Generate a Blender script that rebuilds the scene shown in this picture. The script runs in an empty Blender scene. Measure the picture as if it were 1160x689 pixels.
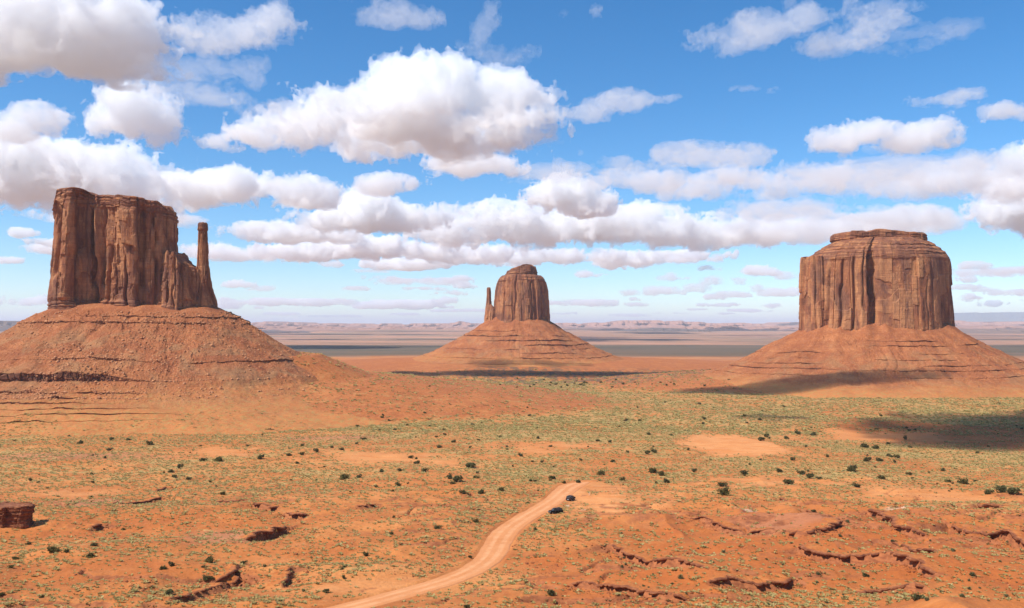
import bpy, math, random
import numpy as np
from mathutils import Vector

# ------------------------------------------------------------------ camera, world, sun, exposure
sc = bpy.context.scene
col = sc.collection
FPX, CX, CY = 1000.0, 580.0, 344.5
PITCH = math.atan(24.5/1000)
cd = bpy.data.cameras.new('camera'); cam = bpy.data.objects.new('camera', cd)
col.objects.link(cam); sc.camera = cam
cd.sensor_width = 36; cd.lens = 36*FPX/1160; cd.clip_start = .5; cd.clip_end = 400000
cam.rotation_euler = (math.pi/2+PITCH, 0, 0)

SUN_EL, SUN_AZ = math.radians(51), math.radians(-120)     # azimuth clockwise from the view direction
w = bpy.data.worlds.new('World'); sc.world = w; w.use_nodes = True
nt = w.node_tree; w.cycles.sampling_method = 'NONE'      # the sky is smooth: let the surfaces find it
sky = nt.nodes.new('ShaderNodeTexSky'); sky.sky_type = 'NISHITA'; sky.sun_disc = False
sky.sun_elevation = SUN_EL; sky.sun_rotation = SUN_AZ; sky.altitude = 1600
sky.air_density = 1.0; sky.dust_density = 0.0; sky.ozone_density = 4.0
hs = nt.nodes.new('ShaderNodeHueSaturation'); hs.inputs['Saturation'].default_value = 1.3; hs.inputs['Hue'].default_value = .497
bg = nt.nodes['Background']; bg.inputs[1].default_value = .135
nt.links.new(sky.outputs[0], hs.inputs['Color']); nt.links.new(hs.outputs[0], bg.inputs[0])
sd = bpy.data.lights.new('sun', 'SUN'); sun = bpy.data.objects.new('sun', sd); col.objects.link(sun)
sd.energy = 5.0; sd.angle = math.radians(.5); sd.color = (1, .95, .87)
TOS = Vector((math.sin(SUN_AZ)*math.cos(SUN_EL), math.cos(SUN_AZ)*math.cos(SUN_EL), math.sin(SUN_EL)))
sun.rotation_euler = TOS.to_track_quat('Z', 'Y').to_euler()
vs = sc.view_settings
vs.view_transform = 'Standard'; vs.look = 'None'; vs.exposure = 0.28; vs.gamma = 1; vs.use_curve_mapping = False
cy = sc.cycles
cy.volume_bounces = 12; cy.max_bounces = 16; cy.diffuse_bounces = 3; cy.transparent_max_bounces = 64

# ------------------------------------------------------------------ helpers
def tag(o, label=None, cat=None, group=None, kind=None):
    for k, v in (('label', label), ('category', cat), ('group', group), ('kind', kind)):
        if v: o[k] = v
    return o

def mesh(name, v, q, smooth=True):
    m = bpy.data.meshes.new(name)
    v = np.ascontiguousarray(v, np.float32); q = np.ascontiguousarray(q, np.int32)
    m.vertices.add(len(v)); m.vertices.foreach_set('co', v.ravel())
    k = q.shape[1]
    m.loops.add(q.size); m.loops.foreach_set('vertex_index', q.ravel())
    m.polygons.add(len(q)); m.polygons.foreach_set('loop_start', np.arange(0, q.size, k, dtype=np.int32))
    m.update(calc_edges=True)
    if smooth: m.polygons.foreach_set('use_smooth', np.ones(len(q), bool))
    return m

def attr(m, name, a):
    t = m.attributes.new(name, 'FLOAT', 'POINT'); t.data.foreach_set('value', np.ascontiguousarray(a, np.float32).ravel())

def link(name, m, mat=None, parent=None, loc=(0, 0, 0)):
    o = bpy.data.objects.new(name, m); col.objects.link(o); o.location = loc
    if mat is not None: m.materials.append(mat)
    if parent is not None: o.parent = parent
    return o

def empty(name, loc):
    o = bpy.data.objects.new(name, None); col.objects.link(o); o.location = loc; o.empty_display_size = 1
    return o

def gridfaces(nr, nc, wrap=False):
    r = np.arange(nr-1)[:, None]; c = np.arange(nc if wrap else nc-1)[None]
    a = r*nc+c; b = r*nc+(c+1) % nc
    return np.stack([a, b, b+nc, a+nc], -1).reshape(-1, 4)

def _h(ix, iy, seed):
    n = (ix.astype(np.int64)*374761393 + iy.astype(np.int64)*668265263 + seed*974711) & 0xffffffff
    n = ((n ^ (n >> 13))*1274126177) & 0xffffffff
    n = ((n ^ (n >> 16))*2246822519) & 0xffffffff
    return ((n ^ (n >> 15)) & 0xffffff).astype(np.float64)/0xffffff

def vn(x, y, seed=0):
    x, y = np.broadcast_arrays(np.asarray(x, float), np.asarray(y, float))
    ix, iy = np.floor(x), np.floor(y); fx, fy = x-ix, y-iy
    fx = fx*fx*fx*(fx*(fx*6-15)+10); fy = fy*fy*fy*(fy*(fy*6-15)+10)
    a = _h(ix, iy, seed); b = _h(ix+1, iy, seed); c = _h(ix, iy+1, seed); d = _h(ix+1, iy+1, seed)
    return (a+(b-a)*fx+(c-a)*fy+(a-b-c+d)*fx*fy)*2-1

def fbm(x, y, oct=4, seed=0, gain=.5, ridge=False):
    s, a, t = 0, 1., 0
    for i in range(oct):
        v = vn(x*2**i+i*17.3, y*2**i-i*9.1, seed+i)
        s = s+a*((.5-abs(v))*2 if ridge else v); t += a; a *= gain
    return s/t

def voro(x, y, seed=0):
    """nearest distance, second minus nearest, random value of the nearest cell"""
    x, y = np.broadcast_arrays(np.asarray(x, float), np.asarray(y, float))
    ix, iy = np.floor(x), np.floor(y)
    f1 = np.full(x.shape, 9.); f2 = np.full(x.shape, 9.); rid = np.zeros(x.shape)
    for i in (-1, 0, 1):
        for j in (-1, 0, 1):
            cx, cy_ = ix+i, iy+j
            d = np.hypot(cx+_h(cx, cy_, seed)-x, cy_+_h(cx, cy_, seed+51)-y)
            r = _h(cx, cy_, seed+97)
            m = d < f1
            f2 = np.where(m, f1, np.minimum(f2, d)); rid = np.where(m, r, rid); f1 = np.where(m, d, f1)
    return f1, f2-f1, rid

def blocks(s, z, w, h, seed):
    """upright joint blocks: distance to the nearest joint between columns, to the nearest cross joint, random of the block, of the column"""
    t = s/w+.9*vn(s/(2.3*w), 0*z, seed)+.10*vn(z/(h*.8), s/(3*w), seed+1)
    c = np.floor(t); e = np.minimum(t-c, 1-(t-c))*w
    hc = _h(c, 0*c, seed+2); u = z/(h*(.6+.8*hc))+hc*37+.25*vn(s/w, z/h, seed+4); r = np.floor(u)
    return e, np.minimum(u-r, 1-(u-r))*h, _h(c, r, seed+3), hc

def sstep(a, b, x):
    t = np.clip((x-a)/(b-a), 0, 1); return t*t*(3-2*t)

# ------------------------------------------------------------------ materials
class M:
    def __init__(s, name, rough=.9, spec=.2):
        s.m = bpy.data.materials.new(name); s.m.use_nodes = True; s.t = s.m.node_tree
        s.b = s.t.nodes['Principled BSDF']; s.b.inputs['Roughness'].default_value = rough
        s.b.inputs['Specular IOR Level'].default_value = spec
        s.co = s.t.nodes.new('ShaderNodeTexCoord').outputs['Object']
    def l(s, a, b): s.t.links.new(a, b)
    def setv(s, inp, v):
        if isinstance(v, bpy.types.NodeSocket): s.l(v, inp)
        else: inp.default_value = v
    def noise(s, scale, detail=5, rough=.55, dist=0, off=0):
        mp = s.t.nodes.new('ShaderNodeMapping'); s.l(s.co, mp.inputs[0])
        sc_ = scale if isinstance(scale, tuple) else (scale,)*3
        mp.inputs['Scale'].default_value = sc_; mp.inputs['Location'].default_value = (off, off*1.7, off*.3)
        n = s.t.nodes.new('ShaderNodeTexNoise'); s.l(mp.outputs[0], n.inputs['Vector'])
        n.inputs['Scale'].default_value = 1; n.inputs['Detail'].default_value = detail
        n.inputs['Roughness'].default_value = rough; n.inputs['Distortion'].default_value = dist
        return n.outputs['Fac']
    def cells(s, scale, off=0, dist=0.):
        mp = s.t.nodes.new('ShaderNodeMapping'); mp.inputs['Scale'].default_value = scale; mp.inputs['Location'].default_value = (off, off*1.3, off*.7)
        wn = s.t.nodes.new('ShaderNodeTexNoise'); wn.inputs['Scale'].default_value = .08; wn.inputs['Detail'].default_value = 3; s.l(s.co, wn.inputs['Vector'])
        va = s.t.nodes.new('ShaderNodeVectorMath'); va.operation = 'MULTIPLY_ADD'; s.l(wn.outputs['Color'], va.inputs[0]); va.inputs[1].default_value = (dist,)*3; s.l(s.co, va.inputs[2]); s.l(va.outputs[0], mp.inputs[0])
        n = s.t.nodes.new('ShaderNodeTexVoronoi'); n.inputs['Scale'].default_value = 1; s.l(mp.outputs[0], n.inputs['Vector'])
        return s.math('MULTIPLY', n.outputs['Color'], 1.), n.outputs['Distance']
    def ramp(s, fac, stops):
        r = s.t.nodes.new('ShaderNodeValToRGB'); e = r.color_ramp.elements
        while len(e) < len(stops): e.new(.5)
        for el, (p, c) in zip(e, stops):
            el.position = p; el.color = (c if isinstance(c, tuple) else (c, c, c))+(1,)
        s.l(fac, r.inputs[0]); return r.outputs[0]
    def mix(s, fac, a, b, mode='MIX'):
        n = s.t.nodes.new('ShaderNodeMix'); n.data_type = 'RGBA'; n.blend_type = mode
        s.setv(n.inputs[0], fac)
        for i, v in ((6, a), (7, b)): s.setv(n.inputs[i], v+(1,) if isinstance(v, tuple) else v)
        return n.outputs[2]
    def math(s, op, a, b=0., clamp=False):
        n = s.t.nodes.new('ShaderNodeMath'); n.operation = op; n.use_clamp = clamp
        s.setv(n.inputs[0], a); s.setv(n.inputs[1], b); return n.outputs[0]
    def attr(s, name):
        n = s.t.nodes.new('ShaderNodeAttribute'); n.attribute_name = name; return n.outputs['Fac']
    def rnd(s): return s.t.nodes.new('ShaderNodeObjectInfo').outputs['Random']
    def bump(s, h, strength=.5, dist=1.):
        b = s.t.nodes.new('ShaderNodeBump'); b.inputs['Strength'].default_value = strength; b.inputs['Distance'].default_value = dist
        s.l(h, b.inputs['Height']); s.l(b.outputs[0], s.b.inputs['Normal'])
    def color(s, c): s.setv(s.b.inputs['Base Color'], c+(1,) if isinstance(c, tuple) else c); return s

def plain(name, c, rough=.6, metal=0, spec=.5):
    m = M(name, rough, spec); m.b.inputs['Metallic'].default_value = metal
    n = m.noise(9., 3); m.color(m.mix(n, tuple(x*.8 for x in c), tuple(min(1, x*1.15) for x in c))); return m.m

def cliff_material():
    m = M('sandstone_cliff')
    st = m.noise((.10, .10, .010), 7, .6, .4); st2 = m.noise((.42, .42, .03), 5, .6, .3, 7)
    pat = m.noise((.03, .03, .013), 5, .6, .6, 3); bro = m.noise((.045, .045, .022), 4, .62, .5, 13); fine = m.noise(.5, 5, .6)
    lay = m.noise((.012, .012, .55), 4, .6)
    v = m.math('ADD', m.math('ADD', m.math('MULTIPLY', st, .40), m.math('MULTIPLY', st2, .22)), m.math('MULTIPLY', bro, .38))
    c = m.ramp(v, [(.39, (.17, .064, .038)), (.46, (.34, .122, .057)), (.53, (.50, .188, .078)), (.60, (.68, .295, .115))])
    f1, d1 = m.cells((.11, .11, .035), 2, 6.); f2, d2 = m.cells((.3, .3, .16), 5, 3.)
    c = m.mix(m.ramp(f1, [(.25, .0), (.45, .0), (.75, .5)]), c, (.66, .32, .145)); c = m.mix(m.ramp(f1, [(.12, .45), (.3, 0.)]), c, (.20, .085, .055))
    c = m.mix(.45, c, m.ramp(f2, [(.2, .55), (.8, 1.)]), 'MULTIPLY')
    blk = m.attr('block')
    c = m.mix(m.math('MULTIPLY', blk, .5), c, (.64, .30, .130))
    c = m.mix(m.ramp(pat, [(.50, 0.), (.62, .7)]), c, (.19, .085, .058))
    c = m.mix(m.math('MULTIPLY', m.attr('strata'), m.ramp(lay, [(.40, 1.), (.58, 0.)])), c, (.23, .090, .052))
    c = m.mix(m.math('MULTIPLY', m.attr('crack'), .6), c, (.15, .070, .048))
    c = m.mix(.35, c, m.ramp(fine, [(.3, .55), (.7, 1.)]), 'MULTIPLY')
    m.color(c)
    m.bump(m.math('ADD', m.math('ADD', m.math('ADD', m.math('MULTIPLY', f2, .8), m.math('MULTIPLY', f1, .7)), m.math('ADD', m.math('MULTIPLY', st2, .5), fine)), m.math('MULTIPLY', m.math('MULTIPLY', lay, m.attr('strata')), 2.5)), .7, 1.6)
    return m.m

def talus_material():
    m = M('talus_debris')
    a = m.noise(.035, 6, .62); b = m.noise(.6, 7, .75, 0, 5); g = m.noise((.02, .02, .02), 5, .6, 1., 11)
    lay = m.noise((.006, .006, .33), 5, .65)
    c = m.ramp(a, [(.34, (.26, .074, .025)), (.5, (.36, .112, .036)), (.66, (.47, .170, .060))])
    c = m.mix(m.ramp(b, [(.42, .55), (.55, 0.)]), c, (.22, .070, .030))
    c = m.mix(m.ramp(b, [(.54, 0.), (.63, .7)]), c, (.62, .33, .17))
    c = m.mix(m.math('MULTIPLY', m.attr('strata'), m.ramp(lay, [(.42, .8), (.56, 0.)])), c, (.25, .085, .04))
    c = m.mix(m.math('MULTIPLY', m.attr('scrub'), m.ramp(g, [(.48, 0.), (.62, .75)])), c, (.31, .20, .095))
    c = m.mix(m.attr('sandy'), c, m.ramp(b, [(.36, (.46, .150, .042)), (.64, (.58, .225, .068))]))
    c = m.mix(m.math('MULTIPLY', m.attr('sandy'), m.ramp(m.noise(.16, 7, .8, .3, 41), [(.50, 0.), (.58, .7)])), c, (.36, .27, .085))
    c = m.mix(m.attr('ledge'), c, m.ramp(m.noise((.25, .25, .8), 4), [(.35, (.10, .042, .028)), (.65, (.26, .105, .056))]))
    m.color(c)
    m.bump(m.math('ADD', m.math('MULTIPLY', b, 1.), m.math('MULTIPLY', lay, 1.)), .8, 1.3)
    return m.m

def ground_material():
    m = M('desert_sand')
    a = m.noise(.006, 6, .6, .5); b = m.noise((.05, .05, .05), 6, .65, .4, 3); f = m.noise(.55, 6, .65, 0, 9)
    sg = m.noise((.22, .22, .22), 7, .8, .3, 21); sg2 = m.noise((.02, .05, .02), 5, .7, .3, 31)
    c = m.ramp(a, [(.32, (.48, .150, .036)), (.5, (.55, .188, .048)), (.68, (.62, .250, .076))])
    c = m.mix(m.ramp(b, [(.40, .6), (.55, 0.)]), c, (.39, .115, .032))
    c = m.mix(m.ramp(b, [(.56, 0.), (.72, .5)]), c, (.66, .29, .105))
    c = m.mix(m.math('MULTIPLY', m.attr('red'), m.ramp(b, [(.3, .95), (.7, .55)])), c, (.45, .120, .026))
    c = m.mix(m.math('MULTIPLY', m.attr('mauve'), .5), c, (.44, .20, .11))
    c = m.mix(m.attr('sand'), c, m.ramp(m.noise((.05, .16, .1), 5), [(.35, (.64, .225, .062)), (.6, (.71, .31, .11))]))
    c = m.mix(m.math('MULTIPLY', m.attr('debris'), m.ramp(b, [(.34, 1.), (.66, .55)])), c, m.ramp(m.noise(.3, 6, .7, 0, 13), [(.36, (.31, .090, .028)), (.55, (.43, .135, .041)), (.7, (.56, .235, .095))]))
    cov = m.attr('cover')
    k = m.math('ADD', m.math('MULTIPLY', sg, .6), m.math('MULTIPLY', sg2, .4))
    k = m.math('SUBTRACT', k, m.math('SUBTRACT', .62, m.math('MULTIPLY', cov, .19)))
    k = m.math('MULTIPLY', k, 14., True)
    sage = m.ramp(f, [(.35, (.29, .195, .066)), (.52, (.44, .32, .110)), (.68, (.58, .45, .19))])
    c = m.mix(m.math('MULTIPLY', k, .82), c, sage)
    c = m.mix(m.attr('rock'), c, m.ramp(m.noise((.35, .35, .9), 5), [(.35, (.20, .065, .03)), (.62, (.40, .14, .055))]))  # bedrock tone; on camera-facing banks it also stands in for shade
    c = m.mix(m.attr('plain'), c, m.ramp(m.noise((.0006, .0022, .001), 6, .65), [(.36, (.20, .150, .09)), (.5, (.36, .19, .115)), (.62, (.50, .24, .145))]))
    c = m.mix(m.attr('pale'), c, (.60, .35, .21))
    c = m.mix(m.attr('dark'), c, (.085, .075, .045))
    c = m.mix(.4, c, m.ramp(f, [(.3, .62), (.66, 1.)]), 'MULTIPLY')
    m.color(c)
    m.bump(m.math('ADD', f, m.math('MULTIPLY', b, 2.)), .55, 1.0)
    return m.m

def ledge_material():
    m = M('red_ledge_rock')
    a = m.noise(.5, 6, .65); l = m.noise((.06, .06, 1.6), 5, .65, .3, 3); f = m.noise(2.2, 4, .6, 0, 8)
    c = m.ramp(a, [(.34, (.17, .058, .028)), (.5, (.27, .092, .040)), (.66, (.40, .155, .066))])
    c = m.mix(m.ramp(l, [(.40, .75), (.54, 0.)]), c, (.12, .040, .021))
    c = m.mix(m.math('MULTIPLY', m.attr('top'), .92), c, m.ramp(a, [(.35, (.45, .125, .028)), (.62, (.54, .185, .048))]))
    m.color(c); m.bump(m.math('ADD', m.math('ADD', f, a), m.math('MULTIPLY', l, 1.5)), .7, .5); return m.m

def road_material():
    m = M('graded_dirt')
    a = m.noise(.06, 5, .6); f = m.noise(.9, 5, .6, 0, 4)
    c = m.ramp(a, [(.3, (.58, .215, .070)), (.7, (.67, .29, .115))])
    u = m.attr('across')                                              # -1 .. 1 over the width: two wheel tracks, a looser crown
    tr = m.math('MULTIPLY', m.ramp(m.math('ABSOLUTE', u), [(.12, 0.), (.25, .9), (.42, .9), (.6, 0.)]), m.ramp(m.noise(.2, 4), [(.35, .2), (.6, 1.)]))
    c = m.mix(tr, c, (.72, .345, .155))
    c = m.mix(m.ramp(m.math('ABSOLUTE', u), [(.78, 0.), (1., .8)]), c, (.46, .185, .075))
    c = m.mix(.3, c, m.ramp(f, [(.3, .7), (.65, 1.)]), 'MULTIPLY')
    m.color(c); m.bump(f, .3, .3); return m.m

def leaf_material(name, dark, mid, light, per_object=True):
    m = M(name, .8, .15)
    n = m.noise(.9, 4, .6) if per_object else m.noise(.35, 4, .7)
    c = m.ramp(n, [(.32, dark), (.5, mid), (.7, light)])
    if per_object:
        c = m.mix(m.math('MULTIPLY', m.rnd(), .45), c, (.13, .115, .045))
    m.color(c)
    tr = m.t.nodes.new('ShaderNodeBsdfTranslucent'); mx = m.t.nodes.new('ShaderNodeMixShader'); mx.inputs[0].default_value = .4
    m.l(c, tr.inputs[0]); m.l(m.b.outputs[0], mx.inputs[1]); m.l(tr.outputs[0], mx.inputs[2]); m.l(mx.outputs[0], m.t.nodes['Material Output'].inputs['Surface'])
    return m.m

MAT = dict(
    cliff=cliff_material(), talus=talus_material(), ground=ground_material(), road=road_material(),
    ledge=ledge_material(),
    juniper=leaf_material('juniper_leaves', (.070, .070, .026), (.125, .118, .045), (.21, .19, .08)),
    sage=leaf_material('sagebrush_leaves', (.27, .212, .075), (.43, .34, .125), (.59, .48, .22), False),
    bark=plain('shrub_bark', (.12, .075, .045), .9, 0, .1))

# ------------------------------------------------------------------ photo pixels to points
def ray(px, py):
    u = (CY-py)/FPX; c, s = math.cos(PITCH), math.sin(PITCH)
    return np.array([(px-CX)/FPX/(c-u*s), 1., (s+u*c)/(c-u*s)])

PD = np.array([-1e6, 0, 6, 20, 60, 130, 255, 330, 430, 520, 680, 800, 960, 1270, 2000, 3100, 5900, 9000, 4e5])
PZ = np.array([-1.7, -1.7, -2.4, -24, -48, -66, -83, -87.5, -92, -96.5, -103, -106.5, -110.5, -115, -120.5, -124.5, -130, -131, -131])
def prof(y): return np.interp(y, PD, PZ)

def Gb(px, py):
    """where the line of sight meets the smooth valley profile"""
    d = ray(px, py); t = np.geomspace(240, 9000, 4000)
    i = np.argmax(prof(t) >= d[2]*t); return np.array([d[0]*t[i], t[i], prof(t[i])])

ROAD_PX = [(330, 706, 27), (372, 694, 26), (415, 684, 25), (455, 673, 24), (500, 661, 23), (535, 647, 22), (556, 632, 21), (564, 615, 20), (575, 599, 19), (601, 583, 17.5), (622, 571, 16), (634, 562, 15.5), (642, 554, 17), (650, 549.5, 17), (660, 547, 10), (668, 546, 3)]
rc = np.array([Gb(a, b)[:2] for a, b, c in ROAD_PX]); rw = np.array([Gb(a, b)[1]/FPX*c for a, b, c in ROAD_PX])
def chaikin(p, n=3):
    for _ in range(n):
        q = np.empty((2*len(p)-2,)+p.shape[1:]); q[0::2] = .75*p[:-1]+.25*p[1:]; q[1::2] = .25*p[:-1]+.75*p[1:]
        p = np.concatenate([p[:1], q, p[-1:]])
    return p
_r = chaikin(np.column_stack([rc, rw]))
_s = np.concatenate([[0], np.cumsum(np.hypot(*np.diff(_r[:, :2], axis=0).T))])
_t = np.arange(0, _s[-1], 1.5); ROAD = np.column_stack([np.interp(_t, _s, _r[:, i]) for i in range(3)])
ROAD[:, 2] *= .84

def near_line(x, y, line, reach):
    """distance to a polyline, side (+ towards the camera side), index along it; far points get reach"""
    shp = x.shape; x = x.ravel(); y = y.ravel()
    d = np.full(x.shape, float(reach)); sd_ = np.zeros(x.shape); ix = np.zeros(x.shape)
    m = np.nonzero((x > line[:, 0].min()-reach) & (x < line[:, 0].max()+reach) & (y > line[:, 1].min()-reach) & (y < line[:, 1].max()+reach))[0]
    if len(m):
        X, Y = x[m], y[m]; bd = np.full(len(m), 1e9); bs = np.zeros(len(m)); bi = np.zeros(len(m))
        for i in range(len(line)-1):
            a, b = line[i, :2], line[i+1, :2]; e = b-a; L = e@e+1e-9
            t = np.clip(((X-a[0])*e[0]+(Y-a[1])*e[1])/L, 0, 1)
            qx, qy = X-a[0]-t*e[0], Y-a[1]-t*e[1]; dd = np.hypot(qx, qy)
            k = dd < bd; bd = np.where(k, dd, bd); bs = np.where(k, np.sign(qx*e[1]-qy*e[0]), bs); bi = np.where(k, i+t, bi)
        d[m] = np.minimum(bd, reach); sd_[m] = bs; ix[m] = bi
    return d.reshape(shp), sd_.reshape(shp), ix.reshape(shp)

# rock ledges traced left to right: pixel polyline, drop in metres, slab thickness, overhang
LEDGES = [
    ([(688, 621), (715, 628), (745, 637), (775, 646), (805, 653), (832, 668)], 1.9, .7, 1.1),
    ([(902, 633), (930, 642), (965, 648), (1000, 650), (1035, 660), (1064, 675)], 2.2, .9, 1.3),
    ([(985, 585), (1003, 595), (1022, 610), (1040, 616), (1056, 617)], 2.6, 1.1, 1.5),
    ([(1072, 606), (1100, 611), (1130, 617), (1175, 634)], 2.8, 1.1, 1.5),
    ([(1106, 581), (1122, 584), (1140, 590)], 2.6, 1.3, 1.6),
    ([(796, 676), (830, 673), (868, 675), (905, 671)], 1.6, .7, 1.1),
    ([(768, 587), (800, 594), (835, 602), (886, 606)], 1.1, .5, .9),
    ([(884, 566), (889, 571), (897, 573)], 1.6, .8, 1.1),
    ([(906, 583), (930, 586), (944, 592)], 1.7, .9, 1.1),
    ([(890, 614), (915, 619), (940, 612), (950, 601)], 1.8, .8, 1.2),
    ([(790, 657), (800, 652), (806, 660)], 2.0, 1.2, 1.3),
    ([(243, 569), (265, 571), (286, 571)], 1.2, .5, 1.2),
    ([(286, 577), (303, 580), (322, 580)], 1.5, .6, 1.5),
    ([(319, 585), (336, 587), (354, 587)], 1.9, .7, 2.0),
    ([(122, 574), (140, 570), (160, 565), (190, 561)], 1.0, .5, 1.0),
    ([(188, 684), (208, 676), (230, 669), (253, 664), (271, 651)], 1.2, .5, 1.0),
    ([(98, 601), (106, 600), (114, 597)], 2.0, .9, 1.6),
    ([(396, 578), (412, 578), (430, 574)], 1.0, .4, .9),
    ([(168, 553), (178, 552), (190, 548)], 1.2, .5, 1.2),
    ([(318, 664), (324, 655), (331, 645)], 1.4, .8, .8),
    ([(240, 660), (262, 654), (272, 643)], 1.1, .6, .9),
    ([(640, 667), (690, 672), (740, 683), (790, 690)], 1.2, .6, .9),
    ([(960, 684), (1010, 680), (1060, 688)], 1.4, .7, 1.0),
    ([(1000, 618), (1022, 622), (1050, 636), (1062, 648)], 1.3, .7, 1.0),
]
LED = []
for pts, drop, th, ov in LEDGES:
    g = np.array([Gb(a, b)[:2] for a, b in pts]); g = chaikin(g, 2)
    s_ = np.concatenate([[0], np.cumsum(np.hypot(*np.diff(g, axis=0).T))]); t_ = np.arange(0, s_[-1], .55)
    LED.append((np.column_stack([np.interp(t_, s_, g[:, i]) for i in (0, 1)]), drop*1.25, th*.85, ov*1.5))
CAVE = (np.array([Gb(a, b)[:2] for a, b in [(276, 616), (290, 611), (308, 606), (326, 601)]]), 5.0)
WMC, EMC, MBC = np.array([-531., 1250.]), np.array([20., 2500.]), np.array([734., 1780.])

def apron(x, y, c, z0, slope, r0, front):
    dy = y-c[1]; dy = np.where(dy < 0, dy*front, dy*1.0)
    r = np.hypot(x-c[0], dy); return z0-slope*np.maximum(0, r-r0)+.40*np.clip(r0-r, 0, 75)

def fans(x, y):
    b = prof(y); n = 5*fbm(x/70, y/110, 4, 75)
    return np.maximum(np.maximum(sstep(-1, 7, apron(x, y, WMC, -72, .115, 330, 2.25)-b+n), sstep(-1, 6, apron(x, y, EMC, -88, .050, 215, 1.6)-b+n)), sstep(-1, 6, apron(x, y, MBC, -92, .075, 250, 1.8)-b+n))*(y > 600)

def H(x, y, road_cut=False):
    x = np.asarray(x, float); y = np.asarray(y, float)
    z = prof(y+ (y > 700)*fbm(x/900, y/900, 2, 5)*60*sstep(700, 1500, y))
    near = sstep(60, 240, y)
    hill = fbm(x/260, y/260, 4, 11)*5*sstep(300, 700, y)*(1-sstep(2500, 4500, y)) + fbm(x/75, y/75, 4, 21)*1.9*near*(1-sstep(900, 1600, y))
    hill = hill+(1-np.abs(vn(x/48+.4*vn(x/20, y/20, 4), y/48, 41)))*2.6*near*(1-sstep(430, 700, y))+fbm(x/100, y/60, 3, 45)*2.2*near*(1-sstep(420, 600, y))
    hill = hill+(1-np.abs(vn(x/95+.3, y/40+.3*x/95, 49)))**1.5*5.*near*sstep(10, 70, x)*(1-sstep(370, 460, y))
    hill = hill+fbm(x/11, y/11, 4, 31)*.8*near*(1-sstep(500, 900, y))
    # thin terraces of bedded rock
    g = fbm(x/70, y/45, 3, 51)*3.2
    ter = (np.floor(g)+sstep(.0, .22, g-np.floor(g)))-g
    tm = sstep(0., .35, fbm(x/120, y/120, 2, 61))*near*(1-sstep(430, 640, y))
    hill = hill+ter*.8*tm
    rock = tm*sstep(.0, .05, g-np.floor(g))*(1-sstep(.10, .24, g-np.floor(g)))*.8
    w_ = fbm(x/62+.25*vn(x/15, y/15, 46), y/40, 4, 47); wash = np.exp(-(w_/.045)**2)*near*(1-sstep(430, 600, y))*sstep(-.25, .1, fbm(x/150, y/90, 2, 48))
    hill = hill-2.0*wash; rock = np.maximum(rock, .75*sstep(.15, .5, wash)*(1-sstep(.6, .95, wash)))
    rd, rs, ri = near_line(x, y, ROAD, 60.)
    hill = hill*sstep(4, 30, rd)
    # the low rise the photo shows to the right of the foreground, and the bare sand dome beyond the road
    z = z+hill
    z = np.where(y > 300, np.maximum(z, apron(x, y, WMC, -72, .115, 330, 2.25)+fbm(x/60, y/60, 4, 71)*2.2), z)
    z = np.where(y > 300, np.maximum(z, apron(x, y, EMC, -88, .050, 215, 1.6)+fbm(x/90, y/90, 4, 72)*1.5), z)
    z = np.where(y > 300, np.maximum(z, apron(x, y, MBC, -92, .075, 250, 1.8)+fbm(x/90, y/90, 4, 73)*1.5), z)
    for line, drop, th, ov in LED:
        d, s, i = near_line(x, y, line, 30.)
        end = np.minimum(1, np.minimum(i, len(line)-1-i)*.55/4)
        low = (d < 30)*end*drop
        z = z-np.where(s > 0, low*sstep(0, 1.2, d)*np.exp(-d/16), 0)+np.where(s <= 0, low*.25*np.exp(-d/14), 0)
        rock = np.maximum(rock, np.where(s > 0, (d < 1.6)*end*.8, 0))
    d, s, i = near_line(x, y, CAVE[0], 40.)
    end = np.clip(np.minimum(i+.1, len(CAVE[0])-.6-i), 0, 1)
    z = z-np.where(s > 0, CAVE[1]*.75*end*(d < 40)*sstep(0, .8, d)*np.exp(-d/7), 0)+np.where(s <= 0, 1.2*end*np.exp(-d/9), 0)
    # the far escarpments
    far = sstep(9000, 11000, y)
    e = y/1000+3.2*fbm(x/5200, y/9000, 5, 81)
    mes = 34*sstep(10.5, 11.2, e)+50*sstep(14, 14.6, e)+70*sstep(18, 19, e)+60*sstep(23, 24, e)+18*vn(x/2600, y/3000, 83)*sstep(18, 22, e)
    z = z+far*mes*.35
    for a_, b_ in ((10.5, 11.2), (14, 14.6), (18, 19), (23, 24)): rock = np.maximum(rock, far*.85*sstep(a_-.15, a_, e)*(1-sstep(b_, b_+.15, e)))
    berm = .55*sstep(0, 1.2, rd-np.interp(ri, np.arange(len(ROAD)), ROAD[:, 2]))*np.exp(-np.maximum(0, rd-np.interp(ri, np.arange(len(ROAD)), ROAD[:, 2]))/3.)*(rd < 40)
    z = z+berm*(1+.8*fbm(x/6, y/6, 2, 91))
    rock = np.where(rd < 12, 0, rock)
    if road_cut:
        wr = np.interp(ri, np.arange(len(ROAD)), ROAD[:, 2]); z = z-.35*(rd < wr-.6)
        return z, rock, rd, wr
    return z

def G(px, py):
    d = ray(px, py); t = np.geomspace(235, 12000, 2500)
    hz = H(d[0]*t, t); i = np.argmax(hz >= d[2]*t)
    if not i: return None
    return Vector((d[0]*t[i], t[i], hz[i]))

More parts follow.
